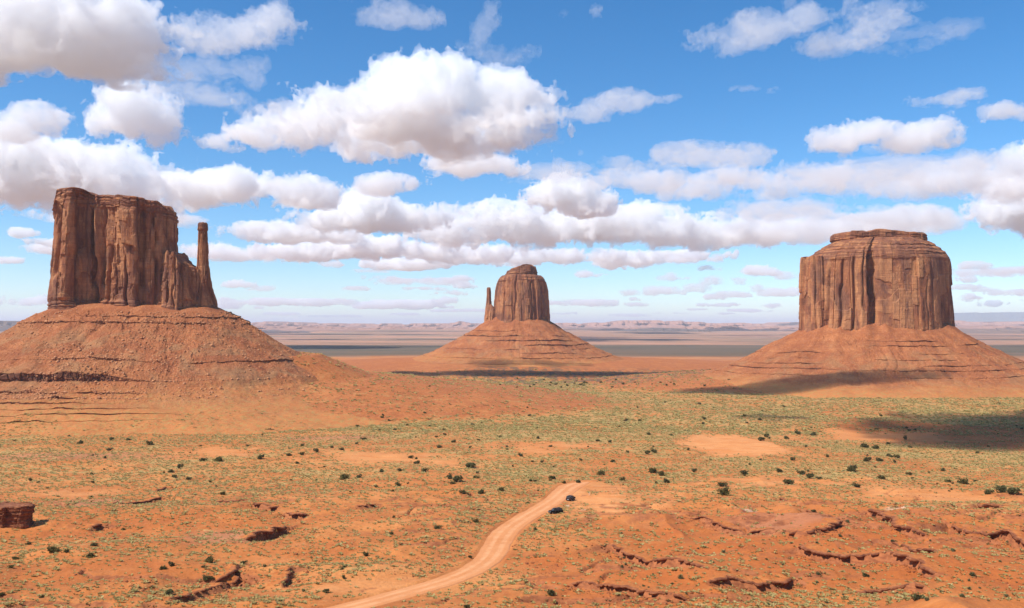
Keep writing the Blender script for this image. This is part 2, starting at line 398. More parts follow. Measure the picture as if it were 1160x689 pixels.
# ------------------------------------------------------------------ ground
th = np.radians(np.concatenate([np.linspace(-180, -42, 50)[:-1], np.linspace(-42, 42, 1180), np.linspace(42, 180, 50)[1:-1]]))
rr = np.concatenate([[.01, 2, 4, 6, 9, 13, 18], np.geomspace(24, 225, 26)[:-1], np.geomspace(225, 1300, 520)[:-1], np.geomspace(1300, 7000, 300)[:-1], np.geomspace(7000, 30000, 130)[:-1], np.geomspace(30000, 150000, 16)])
R_, T_ = np.meshgrid(rr, th, indexing='ij')
X = R_*np.sin(T_); Y = R_*np.cos(T_)
Z, rock, rd, wr = H(X, Y, True)
sl_ = np.gradient(Z, axis=0)/np.gradient(R_, axis=0)
rock = np.maximum(rock, .85*sstep(.16, .42, sl_+.10*fbm(X/5, Y/5, 3, 95))*sstep(230, 260, Y)*(1-sstep(600, 900, Y))*(rd > wr+1))  # bare-rock tone on near camera-facing banks, also painting in their weak shading
gm = mesh('ground', np.stack([X, Y, Z], -1).reshape(-1, 3), gridfaces(len(rr), len(th), True)[:, ::-1])

def px_of(x, y, z):
    c, s = math.cos(PITCH), math.sin(PITCH); f = y*c+z*s; u = -y*s+z*c
    f = np.maximum(f, 1); return CX+FPX*x/f, CY-FPX*u/f
def patch(x, y, c, rx, ry, soft=.35, seed=0, rag=.35):
    q = np.hypot((x-c[0])/rx, (y-c[1])/ry)+rag*fbm(x/(rx*.5), y/(ry*.8), 4, seed)
    return 1-sstep(1-soft, 1+soft, q)
def ell(px, py, rx, ry):
    a = Gb(px, py-ry); b = Gb(px, py+ry); c = Gb(px, py); return (np.array([c[0], (a[1]+b[1])/2]), rx*c[1]/FPX, (a[1]-b[1])/2)

REDS = [(930, 634, 250, 48), (1090, 640, 180, 60), (720, 660, 130, 40), (1100, 492, 120, 15), (190, 600, 150, 14), (330, 625, 60, 14), (160, 655, 140, 10)]
def redness(x, y):
    v = np.zeros(np.shape(x))
    for i, a in enumerate(REDS):
        c, rx, ry = ell(*a); v = np.maximum(v, (.95 if i < 4 else .55)*patch(x, y, c, rx, ry, .35, 210+i, .45))
    return v
red = redness(X, Y)
wob = fbm(X/170, Y/300, 4, 101)
lg = np.log(np.maximum(Y, 1))
cover = np.interp(lg+.10*wob, np.log([200, 330, 430, 520, 640, 800, 1000, 1300, 1750, 2050, 2200, 2700, 3300, 4200, 7000, 9000]),
                  [.30, .33, .38, .50, .66, .78, .84, .86, .82, .70, .45, .25, .30, .5, .4, .2])
cover = cover+.42*fbm(X/60, Y/85, 5, 111, .62)
cover = cover*(1-.5*(1-sstep(.04, .2, np.abs(X/np.maximum(Y, 1)+.37)) )*sstep(700, 900, Y))
sand = np.zeros_like(Z); mauve = np.zeros_like(Z); dark = np.zeros_like(Z)
SANDS = [((832, 503, 56, 13), .25, .45), ((1050, 567, 110, 8), .8, 1.6), ((695, 566, 48, 13), .7, 1.3), ((420, 666, 60, 8), .8, 1.5), ((870, 547, 60, 5), .9, 1.7), ((80, 558, 40, 6), .6, 1.), ((668, 552, 40, 5), .7, .9), ((640, 508, 60, 5), .8, 1.5), ((985, 492, 70, 5), .8, 1.5), ((430, 520, 70, 5), .8, 1.5), ((250, 515, 50, 4), .8, 1.5)]
for i, (a, s_, rg) in enumerate(SANDS):
    c, rx, ry = ell(*a); sand = np.maximum(sand, (1 if i in (0, 2, 11) else .6)*patch(X, Y, c, rx, ry, s_, 120+i, rg))
pale = np.zeros_like(Z)
for i, a in enumerate([(1040, 585.5, 40, 2.2), (846, 582, 12, 1.6), (643, 574, 2.2, 1.4), (661, 581, 3, 1.), (670, 586, 3, 1.)]):
    c, rx, ry = ell(*a); pale = np.maximum(pale, patch(X, Y, c, rx, ry, .4, 190+i, .6))
for i, a in enumerate([(60, 520, 110, 4), (120, 570, 60, 6), (380, 498, 60, 3), (245, 612, 45, 9), (890, 600, 70, 8)]):
    c, rx, ry = ell(*a); mauve = np.maximum(mauve, patch(X, Y, c, rx, ry, .5, 150+i, .5))
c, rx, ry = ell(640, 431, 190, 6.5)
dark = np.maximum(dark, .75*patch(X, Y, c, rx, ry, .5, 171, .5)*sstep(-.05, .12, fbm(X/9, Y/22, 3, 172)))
cover = cover*(1-.58*fans(X, Y))*(1-.5*red)
c, rx, ry = ell(1100, 492, 120, 15); cover = cover*(1-.72*patch(X, Y, c, rx, ry, .4, 213, .45))
cover = np.clip(cover*(1-sand)*(1-.5*mauve), 0, 1)
cover *= sstep(0, 7, rd-wr)
plainf = np.maximum(sstep(3000, 4600, R_+700*wob), np.where(Y < 0, 1, sstep(.70, .95, np.abs(X)/np.maximum(Y, 1)))*sstep(300, 600, R_))
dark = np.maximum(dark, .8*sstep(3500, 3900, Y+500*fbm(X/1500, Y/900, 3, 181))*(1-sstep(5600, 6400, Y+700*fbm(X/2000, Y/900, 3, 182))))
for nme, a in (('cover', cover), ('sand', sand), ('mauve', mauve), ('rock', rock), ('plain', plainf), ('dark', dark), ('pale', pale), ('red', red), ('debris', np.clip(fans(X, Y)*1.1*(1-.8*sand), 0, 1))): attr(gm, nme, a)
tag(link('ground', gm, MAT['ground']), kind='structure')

def cover_at(x, y):
    cv = np.interp(np.log(np.maximum(y, 1))+.1*fbm(x/170, y/300, 4, 101), np.log([200, 330, 430, 520, 640, 800, 1000, 1300]), [.32, .36, .42, .54, .68, .78, .84, .86])
    cv = cv+.42*fbm(x/60, y/85, 5, 111, .62)
    cv = cv*(1-.62*fans(x, y))*(1-.5*redness(x, y))
    for i, (a, s_, rg) in enumerate(SANDS):
        c, rx, ry = ell(*a); cv = cv*(1-.9*patch(x, y, c, rx, ry, s_, 120+i, rg))
    d, s, i = near_line(x, y, ROAD, 60.); return cv*(d > np.interp(i, np.arange(len(ROAD)), ROAD[:, 2])+1.5)

# ------------------------------------------------------------------ dirt road
tg = np.gradient(ROAD[:, :2], axis=0); tg /= np.hypot(*tg.T)[:, None]; nr = np.column_stack([tg[:, 1], -tg[:, 0]])
us = np.linspace(-1, 1, 25)
wv = ROAD[:, 2][:, None]*(1+.12*fbm(np.arange(len(ROAD))[:, None]/8., np.sign(us)[None]*5, 4, 131))
rx_ = ROAD[:, 0][:, None]+nr[:, 0][:, None]*us*wv; ry_ = ROAD[:, 1][:, None]+nr[:, 1][:, None]*us*wv
rz = H(rx_, ry_)+.05+.10*(1-us**2)-.07*np.exp(-((np.abs(us)-.4)/.12)**2)-.35*(np.abs(us) > .99)+.05*fbm(rx_/4, ry_/4, 3, 132)
rm = mesh('road', np.stack([rx_, ry_, rz], -1).reshape(-1, 3), gridfaces(len(ROAD), len(us)))
attr(rm, 'across', np.broadcast_to(us, rx_.shape))
tag(link('road', rm, MAT['road']), kind='structure')

# ------------------------------------------------------------------ far mesas and mountains
def far_ridge(name, px0, px1, D, tops, colr, seed, rough=1., step=0., foot=-131):
    n = max(160, int((px1-px0)*1.1)); px = np.linspace(px0, px1, n); x = (px-CX)/FPX*D
    top = np.interp(px, [t[0] for t in tops], [(368-t[1])/FPX*D for t in tops])
    v = fbm(px/34, 0*px, 5, seed, .6)
    if step: v = .35*v+.65*(np.floor(v/step)+sstep(.0, .35, v/step-np.floor(v/step)))*step
    top = np.maximum(top+v*D*.0045*rough+D*.0012, foot+6)
    rows = []
    for k, (dy, f) in enumerate([(-.07, -.02), (-.05, .22), (-.03, .45), (-.016, .62), (-.013, .70), (-.008, .74), (-.006, .97), (0, 1.), (.10, 1.), (.2, 0)]):
        rows.append(np.column_stack([x, D*(1+dy)+fbm(px/9+0*k, 0*px+(k > 3), 5, seed+5)*D*.022, foot+(top-foot)*f]))
    o = link(name, mesh(name, np.concatenate(rows), gridfaces(len(rows), n)), plain('far_rock', colr, .95, 0, .1)); tag(o, kind='structure')
far_ridge('mountain', 1040, 1500, 60000, [(1040, 369), (1075, 358), (1100, 355), (1200, 354), (1300, 357), (1500, 369)], (.10, .12, .10), 3, .3)
far_ridge('hills', -300, 60, 16000, [(-300, 366), (-40, 363), (12, 364.5), (20, 368), (34, 373), (60, 377)], (.16, .11, .09), 9, .3)
far_ridge('hills', -400, 1700, 27000, [(-400, 367), (200, 366.5), (500, 366.5), (720, 365.5), (860, 366.5), (1100, 366), (1700, 366)], (.40, .21, .15), 14, 1., .3)
far_ridge('hills', -300, 1500, 19000, [(-300, 372), (240, 371), (420, 371.5), (500, 370.5), (640, 374), (700, 372), (800, 370.5), (900, 372), (1060, 371), (1500, 372)], (.36, .19, .135), 24, .75, .3)
far_ridge('hills', 690, 860, 15500, [(690, 379), (720, 374), (760, 372.5), (800, 374.5), (860, 379)], (.13, .10, .09), 31, .4, .3)  # ridge under cloud shadow: the shade is put into its darker colour
far_ridge('hills', 240, 400, 14500, [(240, 376), (270, 375), (330, 376), (400, 380)], (.15, .11, .10), 33, .4, .3)
far_ridge('hills', 1070, 1400, 14000, [(1070, 379), (1120, 374), (1200, 373), (1400, 376)], (.20, .13, .10), 35, .5, .3)

# ------------------------------------------------------------------ haze
hm = bpy.data.materials.new('valley_haze'); hm.use_nodes = True; ht = hm.node_tree; ht.nodes.clear()
ho = ht.nodes.new('ShaderNodeOutputMaterial'); hp = ht.nodes.new('ShaderNodeVolumePrincipled')
hp.inputs['Density'].default_value = 2.1e-5; hp.inputs['Color'].default_value = (.80, .88, 1., 1)
ht.links.new(hp.outputs[0], ho.inputs['Volume']); hm.cycles.homogeneous_volume = True
hx, hy0, hy1, hz0, hz1 = 170000., -170000., 170000., -175., 960.
hv = np.array([[sx*hx, hy0 if sy < 0 else hy1, hz0 if sz < 0 else hz1] for sx in (-1, 1) for sy in (-1, 1) for sz in (-1, 1)])
hq = np.array([[0, 1, 3, 2], [4, 6, 7, 5], [0, 4, 5, 1], [2, 3, 7, 6], [0, 2, 6, 4], [1, 5, 7, 3]])
tag(link('haze', mesh('haze', hv, hq, False), hm), kind='stuff')

# ------------------------------------------------------------------ clouds (vapour in closed billowing hulls, high above the valley)
rng = np.random.default_rng(7)
def up(a, n):
    for ax in range(3):
        m = a.shape[ax]; t = np.arange(n)*m/n; i = t.astype(int); f = t-i; f = f*f*(3-2*f)
        sh = [1, 1, 1]; sh[ax] = n; f = f.reshape(sh)
        a = np.take(a, i % m, ax)*(1-f)+np.take(a, (i+1) % m, ax)*f
    return a
NB = 240
BLK = np.zeros((NB,)*3, np.float32); BIL = np.zeros((NB,)*3, np.float32); amp_ = 1
for m_ in (6, 12, 24, 48, 96):
    v_ = up(rng.random((m_,)*3).astype(np.float32)*2-1, NB).astype(np.float32); BLK += amp_*v_; BIL += amp_*(.5-2*np.abs(v_)); amp_ *= .76
BLK /= BLK.std(); BIL = (BIL-BIL.mean())/BIL.std()

def surface_nets(f, org, h):
    s = f > 0; nx, ny, nz = f.shape
    C = [(i, j, k) for i in (0, 1) for j in (0, 1) for k in (0, 1)]
    cnt = np.zeros((nx-1, ny-1, nz-1), np.int8)
    for i, j, k in C: cnt += s[i:nx-1+i, j:ny-1+j, k:nz-1+k]
    act = (cnt > 0) & (cnt < 8); idx = np.full(act.shape, -1, np.int64); I = np.argwhere(act); idx[act] = np.arange(len(I))
    acc = np.zeros((len(I), 3)); n = np.zeros(len(I))
    V = {c: f[I[:, 0]+c[0], I[:, 1]+c[1], I[:, 2]+c[2]] for c in C}
    for a in C:
        for b in C:
            if sum(b)-sum(a) == 1 and all(p <= q for p, q in zip(a, b)):
                va, vb = V[a], V[b]; m = (va > 0) != (vb > 0); t = np.where(m, va/(va-vb+1e-20), 0)
                acc += (np.array(a)+t[:, None]*(np.array(b)-np.array(a)))*m[:, None]; n += m
    verts = (I+acc/n[:, None])*h+org
    Q = []
    for ax in range(3):
        a = [slice(None)]*3; b = [slice(None)]*3; a[ax] = slice(0, -1); b[ax] = slice(1, None)
        E = np.argwhere(s[tuple(a)] != s[tuple(b)]); o1, o2 = [q for q in range(3) if q != ax]
        def cell(d1, d2):
            e = E.copy(); e[:, o1] -= d1; e[:, o2] -= d2; return idx[e[:, 0], e[:, 1], e[:, 2]]
        q = np.stack([cell(0, 0), cell(1, 0), cell(1, 1), cell(0, 1)], 1)
        inside = s[E[:, 0], E[:, 1], E[:, 2]]; flip = inside if ax == 1 else ~inside
        q[flip] = q[flip][:, ::-1]; Q.append(q)
    return verts.astype(np.float32), np.concatenate(Q)

_vm = {}
def vapour(dens):
    if dens not in _vm:
        m = bpy.data.materials.new('cloud_vapour'); m.use_nodes = True; t = m.node_tree; t.nodes.clear()
        o = t.nodes.new('ShaderNodeOutputMaterial'); p = t.nodes.new('ShaderNodeVolumeScatter')
        p.inputs['Color'].default_value = (1, 1, 1, 1); p.inputs['Density'].default_value = dens; p.inputs['Anisotropy'].default_value = .1
        t.links.new(p.outputs[0], o.inputs['Volume']); m.cycles.homogeneous_volume = True; _vm[dens] = m
    return _vm[dens]

def cloud(lobes, base, dens=10, amp=.6, res=150, depth=.9, seed=0, bil=.75, alt=1500, flat=1.):
    """lobes: ellipses (cx, cy, rx, ry) as angles of view; base: the row of the flat underside, which at a base height of alt gives the distance"""
    lobes = [(a, base-(base-b)*.92, c*.79, d*.71) for a, b, c, d in lobes]
    r = random.Random(seed); D = alt/((368-base)/FPX); k = D/FPX
    x0 = min(l[0]-l[2] for l in lobes); x1 = max(l[0]+l[2] for l in lobes); y0 = min(l[1]-l[3] for l in lobes)
    padx = .16*(x1-x0)
    W = (x1-x0+2*padx)*k; Hh = (base-y0)*k*1.5; mr = max(l[2] for l in lobes); Dp = 2.8*mr*depth*k
    h = W/res; n = [min(a, NB) for a in (res, max(8, int(Dp/h)), max(10, int(Hh/h)))]
    xs = (np.arange(n[0])-n[0]/2)*h; ys = (np.arange(n[1])-n[1]/2)*h; zs = (np.arange(n[2])-3)*h
    cx = (x0+x1)/2
    XX, YY, ZZ = np.meshgrid(xs, ys, zs, indexing='ij', sparse=True)
    o = [r.randrange(0, NB-a+1) for a in n]; sl = tuple(slice(a, a+b) for a, b in zip(o, n))
    f = np.full(n, -99., np.float32)
    for lx, ly, rx, ry in lobes:
        a = (lx-cx)*k; c = (base-ly)*k; dy = r.uniform(-.3, .3)*mr*depth*k*.5; ry2 = max(rx*depth, ry)
        q = np.sqrt(((XX-a)/rx)**2+((YY-dy)/ry2)**2+((ZZ-c)/ry)**2)/k
        f = np.maximum(f, (1-q)*ry*k/h)
    ryc = max(l[3] for l in lobes)*k/h
    f = f+amp*(BLK[sl]*(1-bil)+BIL[sl]*bil)*min(ryc, 24)*.62
    f = np.minimum(f, (ZZ/h)*flat+BLK[sl]*2.2)
    f[0] = f[-1] = -1; f[:, 0] = f[:, -1] = -1; f[:, :, 0] = f[:, :, -1] = -1
    v, q = surface_nets(f, np.array([xs[0], ys[0], zs[0]]), h)
    ob = link('cloud', mesh('cloud', v, q), vapour(dens*.8/1000), None, ((cx-CX)*k, D, alt))
    return tag(ob, kind='structure')

# big ones
cloud([(480, 92, 72, 44), (400, 122, 58, 28), (560, 108, 66, 38), (330, 138, 44, 14), (470, 138, 140, 30)], 168, 11, .6, 220, seed=1)
cloud([(60, 22, 140, 60), (150, 40, 60, 40), (-60, 30, 120, 60)], 82, 14, .55, 220, seed=12, alt=1300)
cloud([(232, 36, 40, 18), (305, 16, 34, 24), (270, 28, 40, 16)], 55, 6, .9, 140, seed=13)
cloud([(150, 118, 52, 34), (185, 140, 28, 24), (115, 125, 24, 24)], 168, 11, .55, 150, seed=3)
cloud([(45, 132, 42, 20), (10, 142, 40, 20)], 156, 9, .7, 120, seed=14)
cloud([(60, 185, 100, 30), (-10, 170, 80, 40), (130, 205, 70, 18), (10, 205, 70, 22)], 236, 9, .85, 220, seed=15)
cloud([(270, 208, 60, 22), (330, 216, 50, 18), (210, 214, 60, 18), (160, 220, 60, 14)], 235, 10, .85, 220, seed=4)
cloud([(430, 205, 34, 16), (470, 206, 20, 8)], 220, 9, .6, 110, seed=16)
cloud([(420, 235, 50, 24), (465, 245, 34, 18), (380, 246, 50, 16)], 262, 11, .75, 170, seed=17)
cloud([(300, 258, 50, 13), (345, 264, 60, 10)], 273, 10, .7, 160, seed=18)
cloud([(645, 216, 44, 26), (665, 228, 34, 18), (620, 222, 26, 18)], 246, 14, .5, 150, seed=2)
cloud([(560, 246, 56, 20), (610, 254, 60, 22), (515, 258, 40, 14)], 281, 9, .95, 230, seed=20)
cloud([(700, 250, 60, 22), (760, 258, 54, 16), (820, 262, 50, 12)], 280, 8, 1.0, 220, seed=50)
cloud([(400, 276, 70, 13), (345, 285, 44, 8)], 296, 10, .95, 200, seed=21)
cloud([(500, 282, 60, 12), (560, 286, 44, 9)], 298, 9, .95, 200, seed=51)
cloud([(610, 290, 54, 9), (690, 292, 56, 9)], 304, 9, 1., 200, seed=22)
cloud([(470, 298, 44, 6), (770, 286, 50, 8)], 306, 9, .9, 220, seed=52)
cloud([(535, 185, 56, 14), (500, 182, 26, 11), (580, 190, 24, 8)], 203, 10, .6, 150, seed=23)
cloud([(240, 156, 20, 11), (258, 164, 14, 6)], 170, 9, .7, 80, seed=24)
cloud([(700, 112, 50, 11), (670, 124, 34, 8), (735, 106, 34, 6)], 134, 4, .8, 150, seed=5, bil=.3)
cloud([(850, 26, 60, 14), (820, 44, 34, 12), (910, 14, 60, 12)], 62, 4, 1., 170, seed=25, bil=.4)
cloud([(960, 36, 46, 13), (1000, 14, 40, 10), (940, 48, 30, 8)], 62, 4, 1., 150, seed=26, bil=.4)
cloud([(848, 97, 17, 3.5), (884, 100, 14, 3)], 102, 4, .8, 90, seed=27, bil=.3)
cloud([(1075, 108, 38, 7), (1100, 102, 16, 4), (1050, 118, 14, 5)], 124, 5, .8, 130, seed=28, bil=.3)
cloud([(1145, 122, 34, 10), (1180, 126, 30, 10)], 134, 8, .7, 90, seed=29)
cloud([(945, 158, 30, 16), (990, 148, 40, 13), (1060, 146, 42, 15), (1020, 158, 40, 12)], 175, 9, .9, 200, seed=30)
cloud([(850, 202, 80, 16), (790, 206, 80, 9), (930, 200, 60, 14), (720, 203, 40, 6)], 222, 4.5, 1.1, 220, seed=31, bil=.5)
cloud([(800, 172, 60, 9), (850, 176, 24, 10)], 186, 4, 1., 150, seed=32, bil=.4)
cloud([(1085, 196, 50, 16), (1120, 186, 36, 14)], 224, 5, 1.1, 210, seed=33, bil=.7)
cloud([(1180, 186, 56, 30), (1150, 205, 40, 18)], 236, 8, .9, 200, seed=61)
cloud([(1000, 206, 56, 12), (1050, 212, 40, 10)], 226, 4, 1.2, 210, seed=62, bil=.6)
cloud([(1140, 235, 46, 26), (1180, 240, 60, 34)], 272, 11, .6, 140, seed=34)
cloud([(980, 250, 100, 14), (900, 262, 60, 10), (1060, 248, 60, 12)], 276, 4, 1.15, 220, seed=35, bil=.5)
cloud([(20, 262, 20, 6), (60, 274, 30, 6), (-20, 272, 30, 8)], 282, 9, .7, 100, seed=36)
cloud([(110, 282, 44, 7), (60, 278, 30, 8)], 292, 8, .8, 110, seed=37)
cloud([(12, 294, 16, 6)], 300, 10, .6, 60, seed=38)
cloud([(250, 284, 36, 10), (275, 288, 20, 7)], 296, 7, .8, 100, seed=39)
cloud([(120, 245, 60, 12), (200, 246, 40, 9)], 258, 6, .9, 130, seed=40)
cloud([(440, 8, 44, 12), (470, 16, 28, 8)], 24, 4, 1., 110, seed=41, bil=.4)
cloud([(545, 30, 12, 26), (552, 10, 16, 14)], 62, 3, 1.1, 80, seed=42, bil=.2)
cloud([(676, 8, 8, 8)], 18, 6, .8, 50, seed=43)
cloud([(638, 10, 7, 6)], 16, 4, .9, 40, seed=44)
# thin shreds
for i, (x, y, a, b, base) in enumerate([(215, 104, 40, 7, 112), (250, 110, 26, 6, 116), (180, 96, 40, 6, 104), (330, 160, 50, 8, 172), (560, 158, 60, 7, 168), (300, 122, 30, 8, 134), (690, 186, 60, 7, 196), (620, 196, 50, 6, 204), (200, 70, 80, 8, 80), (560, 60, 40, 8, 70), (1000, 186, 90, 9, 198), (880, 236, 60, 8, 248), (470, 316, 50, 4, 322), (1010, 40, 60, 6, 48)]):
    cloud([(x, y, a, b), (x+a*.6, y-b*.4, a*.6, b*.7)], base, 2.2, 1.25, 130, seed=600+i, bil=.15)
# low far ranks towards the horizon
rk = random.Random(5)
def rank(xa, xb, base, n, hgt, wid, seed):
    for i in range(n):
        x = xa+(xb-xa)*(i+rk.uniform(.15, .85))/n; w_ = wid*rk.uniform(.6, 1.5); h_ = hgt*rk.uniform(.6, 1.3)
        b = base+rk.uniform(-4, 4)
        cloud([(x, b-h_*.75, w_, h_), (x+w_*rk.uniform(-.9, .9), b-h_*.5, w_*.8, h_*.65)], b, 3.2, .75, 90, seed=seed+i, depth=.6)
for i in range(34):
    x = rk.uniform(240, 1150); b = 296+54*rk.random()**.8
    if 900 < x < 1085 or 545 < x < 625: continue
    s_ = (368-b)/60*rk.uniform(.5, 1.2)+.2
    cloud([(x, b-5*s_, 15*s_, 5.5*s_), (x+10*s_, b-3.5*s_, 12*s_, 4*s_)], b, 6, .8, 70, seed=700+i, depth=.7)
rank(255, 480, 346, 5, 7, 28, 200); rank(480, 700, 345, 4, 4.5, 22, 220); rank(700, 905, 332, 6, 6, 19, 240)
rank(730, 900, 318, 4, 5, 14, 260); rank(1085, 1200, 312, 3, 9, 26, 280); rank(1080, 1200, 330, 4, 7, 24, 290); rank(1080, 1190, 344, 3, 4, 22, 300)
rank(-20, 60, 345, 3, 6, 18, 310); rank(700, 1000, 347, 6, 2.5, 16, 320); rank(250, 900, 356, 8, 2.2, 26, 340); rank(390, 470, 306, 2, 4, 16, 360); rank(280, 560, 332, 4, 3.5, 15, 370)

# small clouds high over the valley itself, out of the frame: their shadows lie on the ground
def overhead(x, y, rx, ry, seed, alt=900, zg=-112, dens=22):
    t = (alt+60-zg)/TOS.z; c = Vector((x, y, zg))+TOS*t
    h = 2.6*max(rx, ry)/110; n = [min(NB, int(2.6*rx/h)), min(NB, int(2.6*ry/h)), 26]
    hh = 2.6*max(rx, ry)/110
    xs, ys = [(np.arange(a)-a/2)*hh for a in n[:2]]; zs = (np.arange(26)-13)*hh*.6
    XX, YY, ZZ = np.meshgrid(xs, ys, zs, indexing='ij', sparse=True); r = random.Random(seed)
    o = [r.randrange(0, NB-a+1) for a in n]; sl = tuple(slice(a, a+b) for a, b in zip(o, n))
    f = (1-np.sqrt((XX/rx)**2+(YY/ry)**2+(ZZ/(zs[-1]*.8))**2)).astype(np.float32)+.28*BLK[sl]
    f[0] = f[-1] = -1; f[:, 0] = f[:, -1] = -1; f[:, :, 0] = f[:, :, -1] = -1
    v, q = surface_nets(f, np.zeros(3), 1.); v = v*np.array([hh, hh, hh*.6], np.float32)+np.array([xs[0], ys[0], zs[0]], np.float32)
    tag(link('cloud', mesh('cloud', v, q), vapour(dens/1000), None, c), kind='structure')
overhead(860, 990, 470, 270, 401)          # the valley floor at the right
overhead(560, 1545, 230, 42, 402)           # the foot of the right-hand butte
overhead(530, 1690, 60, 40, 403, zg=-70, dens=6)    # its left talus
overhead(30, 2235, 170, 55, 404)            # the foot of the middle butte
overhead(150, 2080, 560, 75, 405)           # the scrub in front of it


# ------------------------------------------------------------------ buttes
def rounded(poly, n=2):
    p = np.array(poly, float)
    for _ in range(n):
        q = np.roll(p, -1, 0); p = np.stack([.75*p+.25*q, .25*p+.75*q], 1).reshape(-1, 2)
    return p

def resample(p, N, front=3.):
    """N points round a closed outline, closer together on the side that faces the viewpoint; starts at the back"""
    i0 = int(np.argmax(p[:, 1])); p = np.roll(p, -i0, 0); p = np.concatenate([p, p[:1]])
    seg = np.diff(p, axis=0); L = np.hypot(*seg.T); area = np.sum(p[:-1, 0]*p[1:, 1]-p[1:, 0]*p[:-1, 1])
    sg = 1 if area > 0 else -1
    ny = -seg[:, 0]*sg/np.maximum(L, 1e-9)
    wgt = L*np.where(ny < .35, front, 1.); c = np.concatenate([[0], np.cumsum(wgt)]); s = np.concatenate([[0], np.cumsum(L)])
    t = np.linspace(0, c[-1], N+1)[:-1]
    q = np.column_stack([np.interp(t, c, p[:, i]) for i in (0, 1)]); arc = np.interp(t, c, s)
    d = np.roll(q, -1, 0)-np.roll(q, 1, 0)
    for _ in range(4): d = (np.roll(d, 1, 0)+d*2+np.roll(d, -1, 0))/4
    d /= np.hypot(*d.T)[:, None]; nrm = np.column_stack([d[:, 1], -d[:, 0]])*sg
    return q, nrm, arc

def tower(name, parent, outline, profile, ztop, N=1300, Mr=230, seed=1, amp=1., dents=(), strata=((.0, .13), (.88, 1.0)), rounds=2, capz=2., cap_rings=14, loc=None, strata_amp=1., bs=1.):
    """a sandstone wall: fluted and jointed outline rising by profile [(z, inset)] to ztop(x)"""
    q, nrm, arc = resample(rounded(outline, rounds), N)
    c = q.mean(0); Rx = (q[:, 0].max()-q[:, 0].min())/2
    z0, z1 = profile[0][0], profile[-1][0]
    v = np.linspace(0, 1, Mr)[:, None]; zn = z0+(z1-z0)*v
    inset = np.interp(zn, [p[0] for p in profile], [p[1] for p in profile])
    sc_ = 1-inset/Rx
    s = arc[None]; zz = zn+0*s
    ws = s+4*vn(s/30, zz/60, seed)+1.2*vn(s/7, zz/16, seed+1)
    ws = s+1.5*vn(s/30, zz/90, seed)
    e1, j1, r1, c1 = blocks(ws, zz, 24.*bs, 95.*bs, seed+2); e2, j2, r2, c2 = blocks(ws, zz, 9.*bs, 34.*bs, seed+13); e3, j3, r3, c3 = blocks(ws, zz, 3.2*bs, 10.*bs, seed+24)
    butt = fbm(s/45, zz/260, 3, seed+5)*8.5
    disp = butt+(c1-.5)*14+(r1-.5)*8+(c2-.5)*1.6*(c1 > .35)+(r2-.5)*3.8*(r1 > .3)+(r3-.5)*1.5*(r2 > .4)+(c3-.5)*.3
    crack = (1-sstep(.0, 1.1*bs, e1))*3.4*(c1 > .45)+(1-sstep(0, .6*bs, e2))*1.2*(r2 > .62)+(1-sstep(0, .5*bs, j2))*.5*(r2 > .6)
    disp = disp-crack+fbm(s/2.2, zz/6, 3, seed+6)*.45
    mask_s = np.zeros_like(zn)
    for a, b in strata: mask_s = np.maximum(mask_s, sstep(a-.03, a+.01, v)*(1-sstep(b-.01, b+.02, v)))
    lay = vn(zz/1.9+.5*vn(s/25, 0*zz, seed+8), s/60, seed+7)+.6*vn(zz/.8, s/25, seed+9)
    disp = disp*(1-.55*mask_s)+mask_s*(lay*1.1*strata_amp+1.)
    dk = np.zeros_like(disp)
    for dx, hw, dep, va, vb in dents:
        front = (nrm[None, :, 1] < .2)
        wob = dx+2.5*vn(zz/22, 0*zz+dx, seed+12)
        g = np.exp(-((q[None, :, 0]-wob)/hw)**2)*front*sstep(va-.04, va+.06, v)*(1-sstep(vb-.05, vb+.03, v))
        disp = disp-g*dep; dk = np.maximum(dk, g*.5)
    disp = disp*amp*(np.ones_like(zn))
    P = c+(q-c)[None]*sc_[..., None]+nrm[None]*disp[..., None]
    zt = ztop(q[:, 0]) if callable(ztop) else np.full(N, float(ztop))
    zt = zt+fbm(arc/9, 0*arc, 3, seed+14)*1.6*amp+(c2[-1]-.5)*3.*amp
    zr = z0+(zt-z0)[None]*v
    rows = [np.concatenate([P, zr[..., None]], -1)]
    # the top, drawn in to the middle
    last = P[-1]
    for k in range(1, cap_rings+1):
        t = k/cap_rings; rp = c+(last-c)*(1-t)*.999
        zc = (ztop(rp[:, 0]) if callable(ztop) else np.full(N, float(ztop)))
        zc = zt*(1-min(1, t*3))+zc*min(1, t*3)+fbm(rp[:, 0]/14, rp[:, 1]/14, 4, seed+15)*capz*min(1, t*3)+capz*.6*min(1, t*4)
        rows.append(np.column_stack([rp, zc])[None])
    A = np.concatenate(rows); nr_ = len(A)
    m = mesh(name, A.reshape(-1, 3), gridfaces(nr_, N, True))
    def full(a, capv): return np.concatenate([np.broadcast_to(a, (Mr, N)), np.full((cap_rings, N), capv)])
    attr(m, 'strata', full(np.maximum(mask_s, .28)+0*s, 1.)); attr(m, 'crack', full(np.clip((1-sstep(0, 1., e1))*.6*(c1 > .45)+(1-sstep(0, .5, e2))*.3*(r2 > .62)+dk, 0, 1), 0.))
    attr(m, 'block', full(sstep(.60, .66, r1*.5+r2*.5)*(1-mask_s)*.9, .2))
    return link(name, m, MAT['cliff'], parent)

